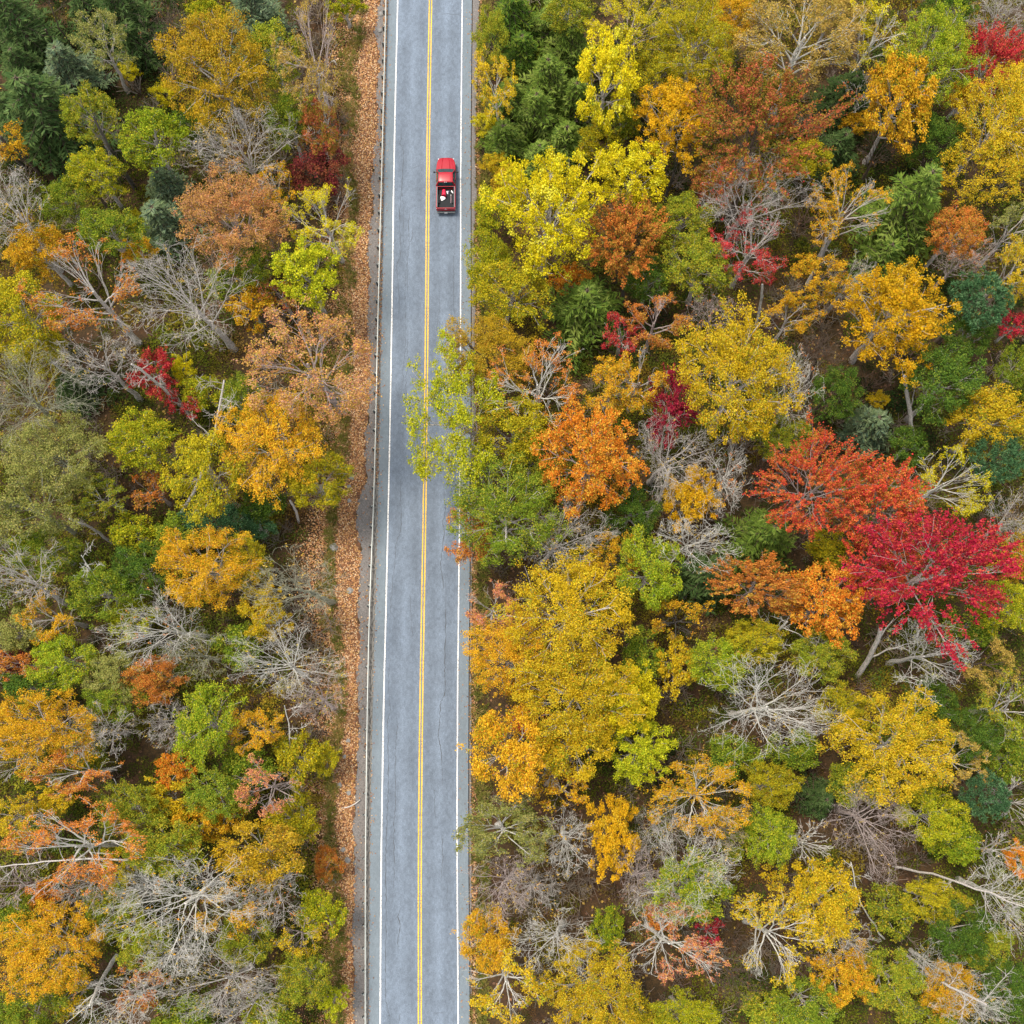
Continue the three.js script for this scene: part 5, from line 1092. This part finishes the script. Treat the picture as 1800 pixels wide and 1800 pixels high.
stem('birch_tree', 'crooked pale trunk beside the lower left golden tree', 'birch', [205, 1680], [158, 1768], 9, 0.2, 0.1, 'white', 6, { from: 0.4, len: 2, h0: 1 });
stem('fallen_branch', 'fallen bent grey branch lying on the leaves beside the gravel', 'branch', [588, 1420], [633, 1406], 0.15, 0.08, 0.05, 'grey', 0, { bow: 0.12, group: 'fallen wood' });
stem('fallen_branch', 'dark curved fallen branch on the verge below the pale boulder', 'branch', [588, 1012], [609, 1003], 0.1, 0.05, 0.03, 'brown', 1, { bow: 0.2, len: 0.6 });
stem('dead_tree', 'broken forked grey-brown trunk near the right edge above yellow leaves', 'dead tree', [1712, 698], [1758, 618], 9, 0.2, 0.12, 'brown', 4, { from: 0.55, len: 1.8, twigs: 1 });
stem('dead_tree', 'thin fallen pole pointing up right between red maples and deep green trees', 'dead tree', [1640, 795], [1688, 774], 4, 0.1, 0.07, 'brown', 0);
stem('leaning_tree', 'stout forked trunk showing below the biggest crimson maple', 'leaning tree', [1508, 1188], [1548, 1105], 8, 0.26, 0.2, 'grey', 2, { from: 0.2, len: 4, up: 0.3, twigs: 0 });
stem('leaning_tree', 'twin straight grey trunks below the amber-yellow crown', 'leaning tree', [1607, 786], [1590, 660], 10, 0.24, 0.17, 'grey', 1, { from: 0.1, len: 5, spread: 0.15, up: 0.6, twigs: 0, bow: 0.01 });
stem('bare_tree', 'leaning leafless tree with a thick white foot over olive bushes', 'bare tree', [1312, 1148], [1384, 1092], 8, 0.22, 0.09, 'white', 12, { from: 0.3, len: 2.4, bow: 0.03 });
stem('leaning_tree', 'stout grey trunk leaning up right below a leafless crown right of the vivid orange tree', 'leaning tree', [1133, 918], [1178, 822], 9, 0.24, 0.16, 'grey', 2, { from: 0.6, len: 2.4 });
stem('birch_tree', 'long white birch leaning toward the lower right edge', 'birch', [1574, 1524], [1800, 1594], 15, 0.12, 0.06, 'grey', 7, { from: 0.45, len: 2.2, bow: -0.02 });
stem('birch_tree', 'slender arched white birch in the gap between golden tree and leafless pinkish tree', 'birch', [1558, 1652], [1496, 1516], 9, 0.09, 0.04, 'white', 5, { from: 0.5, len: 1.6, bow: -0.05 });
stem('birch_tree', 'thick pale trunk leaning down right to the lower right corner', 'birch', [1582, 1668], [1734, 1766], 14, 0.15, 0.09, 'grey', 5, { from: 0.6, len: 2.6 });
stem('birch_tree', 'pale birch stem rising above the big gold fine-leaved tree', 'birch', [1580, 1264], [1620, 1196], 12, 0.13, 0.09, 'white', 4, { from: 0.6, len: 2.4 });
stem('fallen_log', 'short pale log lying in a dark gap among deep green bushes', 'log', [1642, 1650], [1676, 1663], 0.35, 0.17, 0.15, 'brown', 0);
stem('birch_tree', 'slim pale trunk leaning up left from the bright green tree', 'birch', [1366, 1456], [1418, 1478], 6, 0.12, 0.08, 'grey', 5, { from: 0.5, len: 1.6 });
stem('leaning_tree', 'slim grey trunk below the half-bare gold tree left of the tall fresh-green conifer', 'leaning tree', [1408, 516], [1452, 418], 9, 0.2, 0.12, 'grey', 3, { from: 0.6, len: 2 });
stem('leaning_tree', 'thin straight trunk standing below the orange feathery maple', 'leaning tree', [1094, 532], [1092, 470], 7, 0.16, 0.12, 'dark', 0);
stem('leaning_tree', 'pair of slim white trunks below crimson leaves', 'leaning tree', [1330, 572], [1340, 500], 8, 0.15, 0.11, 'white', 1, { from: 0.1, len: 5, spread: 0.2, up: 0.7, twigs: 0 });
stem('leaning_tree', 'pale slim trunk of the thin grey tree beside the verge', 'leaning tree', [584, 240], [560, 130], 12, 0.16, 0.09, 'grey', 8, { from: 0.05, len: 2.4, up: 0.1 });

// ---------------------------------------------------------------- red pickup and its load
{
  const paint = new THREE.MeshPhysicalMaterial({ color: new THREE.Color(0.32, 0.004, 0.016), roughness: 0.4, clearcoat: 0.6, clearcoatRoughness: 0.28, specularIntensity: 0.5 });
  const glass = new THREE.MeshPhysicalMaterial({ color: new THREE.Color(0.008, 0.06, 0.065), roughness: 0.06, specularIntensity: 0.45 });
  const black = new THREE.MeshStandardMaterial({ color: new THREE.Color(0.018, 0.019, 0.021), roughness: 0.7 });
  const liner = new THREE.MeshStandardMaterial({ color: new THREE.Color(0.012, 0.015, 0.018), roughness: 0.85 });
  const trim = new THREE.MeshStandardMaterial({ color: new THREE.Color(0.11, 0.13, 0.14), roughness: 0.5 });
  const chrome = new THREE.MeshStandardMaterial({ color: new THREE.Color(0.7, 0.71, 0.72), metalness: 0.9, roughness: 0.25 });
  const lampWhite = new THREE.MeshPhysicalMaterial({ color: new THREE.Color(0.75, 0.76, 0.78), roughness: 0.1, clearcoat: 1 });
  const lampRed = new THREE.MeshPhysicalMaterial({ color: new THREE.Color(0.35, 0.01, 0.01), roughness: 0.15, clearcoat: 1 });
  const rubber = new THREE.MeshStandardMaterial({ color: new THREE.Color(0.022, 0.022, 0.023), roughness: 0.9 });
  const c = at(784, 325, 0.8), dz = 0.5, heading = Math.atan2(eCentre(c.z - dz) - eCentre(c.z + dz), -2 * dz);
  const t = thing('pickup_truck', 'red pickup driving away up the right lane with an open loaded bed', 'pickup truck', [c.x, 0, c.z]);
  t.rotation.y = Math.PI + heading;
  const box = (w, h, d, x, y, z, r = 0.03, s = 2) => { const g = new RoundedBoxGeometry(w, h, d, s, Math.min(r, w / 2.01, h / 2.01, d / 2.01)); g.translate(x, y, z); return g; };
  // skin between stations along z: each station gives half widths and heights of its cross-section, right to left
  function skin(stations, closed = false) {
    const m = new MB(); stations.forEach((s) => s.forEach(([x, y, z]) => m.v(V(x, y, z), V(0, 1, 0), 0, 0)));
    const n = stations[0].length;
    for (let a = 0; a + 1 < stations.length; a++) for (let k = 0; k + 1 < n; k++) { const i = a * n + k; m.tri(i, i + 1, i + n); m.tri(i + 1, i + n + 1, i + n); }
    const g = m.geo(); g.deleteAttribute('normal'); return toCreasedNormals(g, 0.7);
  }
  const sym = (z, pts) => [...pts.map(([x, y]) => [x, y, z]), ...pts.slice().reverse().filter(([x]) => x > 0.001).map(([x, y]) => [-x, y, z])];
  // front: nose, wings, cowl (front of the truck at z = -2.9)
  const wing = (z, w, y) => sym(z, [[w * 0.97, 0.42], [w, 0.62], [w, y - 0.12], [w * 0.965, y - 0.03], [w * 0.86, y], [w * 0.80, y + 0.004]]);
  const nose = skin([[-2.98, 0.42, 0.8], [-2.95, 0.56, 0.88], [-2.86, 0.7, 0.94], [-2.7, 0.81, 0.99], [-2.45, 0.9, 1.03], [-2.15, 0.96, 1.07], [-1.8, 0.985, 1.1], [-1.45, 0.985, 1.13]].map(([z, w, y]) => wing(z, w, y)));
  part('body', mergeGeometries([nose, box(1.955, 0.5, 2.0, 0, 0.72, -0.55, 0.05), box(1.5, 0.34, 0.2, 0, 0.6, -2.62, 0.04)].map((g) => { g.deleteAttribute('uv'); return g.index ? g.toNonIndexed() : g; })), paint, t);
  // bonnet with two pressed creases
  const bon = (z, w, y) => sym(z, [[w, y - 0.012], [w * 0.94, y + 0.006], [w * 0.56, y + 0.035], [w * 0.5, y - 0.03], [w * 0.44, y + 0.04], [0, y + 0.05]]);
  const bg = skin([[-2.97, 0.36, 0.83], [-2.92, 0.48, 0.91], [-2.8, 0.58, 0.975], [-2.55, 0.68, 1.03], [-2.1, 0.77, 1.085], [-1.56, 0.82, 1.135]].map(([z, w, y]) => bon(z, w, y)));
  part('bonnet', bg, paint, t);
  part('grille', box(0.8, 0.24, 0.06, 0, 0.7, -2.975, 0.02), black, t);
  const fb = new MB(); fb.tube([[-0.93, -2.4], [-0.84, -2.68], [-0.62, -2.9], [-0.3, -2.98], [0, -3.0], [0.3, -2.98], [0.62, -2.9], [0.84, -2.68], [0.93, -2.4]].map(([x, z]) => V(x, 0.5, z)), Array(9).fill(0.085), 8); part('front_bumper', fb.geo(), chrome, t);
  for (const s of [-1, 1]) { const g = box(0.3, 0.18, 0.1, 0, 0, 0, 0.045); g.rotateY(s * 0.72); g.translate(s * 0.7, 0.78, -2.79); part('headlight', g, lampWhite, t); }
  // cab: dark inside, roof panel, pillars and panes
  const ringB = { f: -1.56, b: 0.3, w: 0.95, y: 1.14 }, ringT = { f: -0.86, b: 0.16, w: 0.72, y: 1.72 };
  const corner = (s, f, top) => { const q = top ? ringT : ringB; return V(s * q.w, q.y, f ? q.f : q.b); };
  const cabIn = new MB(); [[1, 1], [-1, 1], [-1, 0], [1, 0]].forEach(([s, f]) => { const a = corner(s, f, false), b = corner(s, f, true); cabIn.v(a.multiply(V(0.94, 1, 0.95)), V(0, 1, 0)); cabIn.v(b.multiply(V(0.94, 0.985, 0.92)), V(0, 1, 0)); });
  for (let k = 0; k < 4; k++) { const a = k * 2, b = ((k + 1) % 4) * 2; cabIn.tri(a, b, a + 1); cabIn.tri(b, b + 1, a + 1); } cabIn.tri(1, 3, 5); cabIn.tri(1, 5, 7);
  const ci = cabIn.geo(); ci.computeVertexNormals(); part('cab_interior', ci, black, t);
  const rf = (z, w, y) => sym(z, [[w, y - 0.05], [w * 0.985, y - 0.015], [w * 0.9, y + 0.01], [w * 0.5, y + 0.028], [0, y + 0.033]]);
  part('roof', skin([[-0.93, 0.69, 1.69], [-0.86, 0.72, 1.735], [-0.6, 0.735, 1.76], [0.02, 0.735, 1.76], [0.15, 0.72, 1.735], [0.19, 0.7, 1.69]].map(([z, w, y]) => rf(z, w, y))), paint, t);
  const pil = new MB(); for (const s of [-1, 1]) { pil.tube([corner(s, 1, false), corner(s, 1, true)], [0.055, 0.045], 6); pil.tube([corner(s, 0, false).add(V(0, 0, -0.03)), corner(s, 0, true).add(V(0, 0, -0.02))], [0.09, 0.07], 6); pil.tube([V(s * 0.955, 1.14, -0.35), V(s * 0.725, 1.72, -0.32)], [0.04, 0.035], 5); }
  part('pillar', pil.geo(), paint, t);
  const pane = (a, b, cc, d, bulge = V()) => { const m = new MB(), N = 6; for (let i = 0; i <= N; i++) for (let j = 0; j <= 3; j++) { const u = i / N, v = j / 3, p = V().lerpVectors(V().lerpVectors(a, b, u), V().lerpVectors(d, cc, u), v).addScaledVector(bulge, 4 * u * (1 - u)); m.v(p, V(0, 1, 0)); } for (let i = 0; i < N; i++) for (let j = 0; j < 3; j++) { const k = i * 4 + j; m.tri(k, k + 1, k + 4); m.tri(k + 1, k + 5, k + 4); } const g = m.geo(); g.computeVertexNormals(); return g; };
  const glass2 = glass.clone(); glass2.side = THREE.DoubleSide;
  part('windscreen', pane(V(-0.9, 1.15, -1.53), V(0.9, 1.15, -1.53), V(0.68, 1.71, -0.88), V(-0.68, 1.71, -0.88), V(0, 0.02, -0.07)), glass2, t);
  part('rear_window', pane(V(-0.84, 1.22, 0.3), V(0.84, 1.22, 0.3), V(0.64, 1.68, 0.19), V(-0.64, 1.68, 0.19), V(0, 0, 0.02)), glass2, t);
  for (const s of [-1, 1]) { part('side_window', pane(V(s * 0.952, 1.17, -1.36), V(s * 0.952, 1.17, -0.4), V(s * 0.735, 1.69, -0.37), V(s * 0.735, 1.69, -0.8)), glass2, t); part('side_window', pane(V(s * 0.952, 1.17, -0.3), V(s * 0.952, 1.17, 0.18), V(s * 0.735, 1.69, 0.1), V(s * 0.735, 1.69, -0.27)), glass2, t); }
  for (const s of [-1, 1]) {
    const door = part('door', box(0.035, 0.62, 1.15, s * 0.972, 0.82, -0.86, 0.015), paint, t); part('handle', box(0.03, 0.035, 0.16, s * 1.0, 0.98, -0.42, 0.012), black, door);
    const mir = new MB(); mir.tube([V(s * 0.93, 1.16, -1.22), V(s * 1.1, 1.2, -1.2)], [0.03, 0.025], 5);
    const mg = part('mirror', mergeGeometries([mir.geo(), (() => { const g = box(0.2, 0.2, 0.12, s * 1.17, 1.22, -1.18, 0.04); return g; })()].map((g) => g.index ? g.toNonIndexed() : g)), black, t);
  }
  part('brake_light', box(0.22, 0.05, 0.05, 0, 1.745, 0.2, 0.015), trim, t);
  for (const s of [-1, 1]) part('cargo_lamp', box(0.07, 0.045, 0.05, s * 0.09, 1.762, 0.212, 0.015), lampWhite, t);
  // bed: floor, four walls, wheel boxes, ribbed liner
  part('bed_floor', box(1.66, 0.06, 2.3, 0, 0.7, 1.53, 0.01), liner, t);
  for (let k = -9; k <= 9; k++) part('floor_rib', box(0.045, 0.02, 2.16, k * 0.083, 0.738, 1.53, 0.008, 1), liner, t);
  for (const s of [-1, 1]) {
    part('bed_side', mergeGeometries([box(0.14, 0.78, 2.34, s * 0.905, 0.86, 1.53, 0.05), box(0.06, 0.2, 0.5, s * 0.965, 1.02, 2.3, 0.025)].map((g) => g.index ? g.toNonIndexed() : g)), paint, t);
    part('bed_rail', box(0.075, 0.025, 2.28, s * 0.868, 1.262, 1.53, 0.01), trim, t);
    part('wheel_box', box(0.22, 0.24, 0.95, s * 0.73, 0.86, 1.6, 0.06), liner, t);
  }
  for (const s of [-1, 1]) part('bed_liner', box(0.012, 0.5, 2.24, s * 0.827, 0.97, 1.53, 0.004, 1), liner, t);
  part('bed_liner', box(1.64, 0.5, 0.012, 0, 0.97, 0.44, 0.004, 1), liner, t);
  part('bed_liner', box(1.64, 0.46, 0.012, 0, 0.95, 2.68, 0.004, 1), liner, t);
  part('bed_front', box(1.72, 0.6, 0.06, 0, 0.96, 0.4, 0.02), paint, t);
  const tg = part('tailgate', mergeGeometries([box(1.86, 0.58, 0.1, 0, 0.92, 2.74, 0.045), box(1.7, 0.02, 0.06, 0, 1.215, 2.74, 0.008)].map((g) => g.index ? g.toNonIndexed() : g)), paint, t);
  part('handle', box(0.2, 0.07, 0.03, 0, 1.06, 2.8, 0.01), chrome, tg);
  for (const s of [-1, 1]) part('tail_light', box(0.09, 0.36, 0.08, s * 0.925, 0.95, 2.76, 0.025), lampRed, t);
  const rb = part('rear_bumper', mergeGeometries([box(1.86, 0.16, 0.2, 0, 0.52, 2.86, 0.06), box(0.5, 0.05, 0.1, 0, 0.62, 2.9, 0.02)].map((g) => g.index ? g.toNonIndexed() : g)), trim, t);
  part('number_plate', box(0.32, 0.16, 0.015, 0, 0.55, 2.968, 0.004), lampWhite, rb);
  part('chassis', box(1.6, 0.22, 5.2, 0, 0.38, 0, 0.05), black, t);
  for (const s of [-1, 1]) for (const z of [-1.95, 1.6]) {
    const tyre = new THREE.TorusGeometry(0.29, 0.105, 10, 24); tyre.scale(1, 1, 1.25); tyre.rotateY(Math.PI / 2); const w = part('wheel', tyre, rubber, t); w.position.set(s * 0.85, 0.385, z);
    const rim = new THREE.CylinderGeometry(0.2, 0.2, 0.16, 16); rim.rotateZ(Math.PI / 2); part('rim', rim, chrome, w);
  }
  t.updateMatrixWorld(true);
  const put = (o, x, y, z) => { const p = V(x, y, z).applyMatrix4(t.matrixWorld); o.position.copy(p); o.rotation.y = t.rotation.y; return o; };
  const redPlastic = new THREE.MeshPhysicalMaterial({ color: new THREE.Color(0.62, 0.02, 0.06), roughness: 0.35, clearcoat: 0.3 });
  const whiteSack = new THREE.MeshStandardMaterial({ color: new THREE.Color(0.82, 0.83, 0.84), roughness: 0.85 });
  // red bucket lying on its side, mouth toward the tailgate
  const bucket = put(thing('bucket', 'red plastic bucket lying on its side behind the cab in the pickup bed', 'bucket'), -0.2, 0.98, 0.98);
  const shell = new THREE.LatheGeometry([[0.0, 0], [0.15, 0], [0.165, 0.02], [0.225, 0.62], [0.245, 0.63], [0.245, 0.66], [0.215, 0.66], [0.15, 0.03], [0, 0.03]].map(([a, b]) => new THREE.Vector2(a, b)), 24); shell.rotateX(Math.PI / 2 - 0.12); shell.translate(0, 0.02, -0.3); part('shell', shell, redPlastic, bucket);
  const hoop = new THREE.TorusGeometry(0.235, 0.008, 6, 20, Math.PI); hoop.rotateX(-0.5); hoop.translate(0, 0.0, 0.3); part('handle', hoop, chrome, bucket);
  const crumple = (w, h, d, seed) => { const g = mergeVertices(new THREE.IcosahedronGeometry(1, 4)), p = g.attributes.position; for (let k = 0; k < p.count; k++) { const x = p.getX(k), y = p.getY(k), z = p.getZ(k), f = 1 + 0.3 * noise.noise(x * 1.2 + seed, y * 1.2, z * 1.2) + 0.14 * noise.noise(x * 3.4 + seed, y * 3.4, z * 3.4); const q = Math.max(Math.abs(x), Math.abs(z)) ** 0.35; p.setXYZ(k, x * f * w / q * 0.8, Math.max(y * f * h, -h * 0.55), z * f * d / q * 0.8); } return toCreasedNormals(g, 0.5); };
  const sack = put(thing('sack', 'crumpled white sack lying behind the red bucket in the pickup bed', 'sack'), -0.34, 0.85, 1.5); const sk = part('bag', crumple(0.27, 0.14, 0.29, 4.4), whiteSack, sack); sk.rotation.y = 0.35;
  const neck = new MB(); neck.tube([V(0.2, 0.0, 0.0), V(0.29, 0.02, -0.02)], [0.08, 0.05], 8); part('neck', neck.geo(), whiteSack, sack);
  const bottle = (x, z, a, mat, label) => { const b = put(thing('bottle', label, 'bottle', [0, 0, 0]), x, 0.82, z); const g = new THREE.LatheGeometry([[0, 0], [0.07, 0], [0.075, 0.02], [0.075, 0.24], [0.03, 0.3], [0.03, 0.34], [0, 0.34]].map(([p, q]) => new THREE.Vector2(p, q)), 14); g.rotateX(Math.PI / 2); g.rotateY(a); part('flask', g, mat, b); const cp = new THREE.CylinderGeometry(0.036, 0.036, 0.04, 12); cp.rotateX(Math.PI / 2); cp.translate(0, 0, 0.355); cp.rotateY(a); part('cap', cp, trim, b); };
  const pale = new THREE.MeshPhysicalMaterial({ color: new THREE.Color(0.72, 0.74, 0.76), roughness: 0.3, clearcoat: 0.5 }), blueGrey = new THREE.MeshPhysicalMaterial({ color: new THREE.Color(0.2, 0.22, 0.32), roughness: 0.4 });
  bottle(0.1, 0.72, 0.3, pale, 'white bottle lying beside the red bucket in the pickup bed');
  bottle(0.28, 0.7, -0.5, blueGrey, 'dark blue bottle between two white ones in the pickup bed');
  bottle(0.55, 0.68, 0.6, pale, 'white bottle nearest the right side of the pickup bed');
  const stick = put(thing('stick', 'thin pale pink stick lying along the right side of the pickup bed', 'stick'), 0.5, 0.785, 1.55); const st = new MB(); st.tube([V(0, 0, -0.4), V(0.01, 0, 0), V(0.0, 0, 0.42)], [0.018, 0.02, 0.018], 6); part('shaft', st.geo(), new THREE.MeshStandardMaterial({ color: new THREE.Color(0.6, 0.42, 0.48), roughness: 0.6 }), stick); part('knob', (() => { const g = new THREE.SphereGeometry(0.045, 10, 8); g.translate(0, 0.01, -0.42); return g; })(), whiteSack, stick);
}
renderer.render(scene, camera);
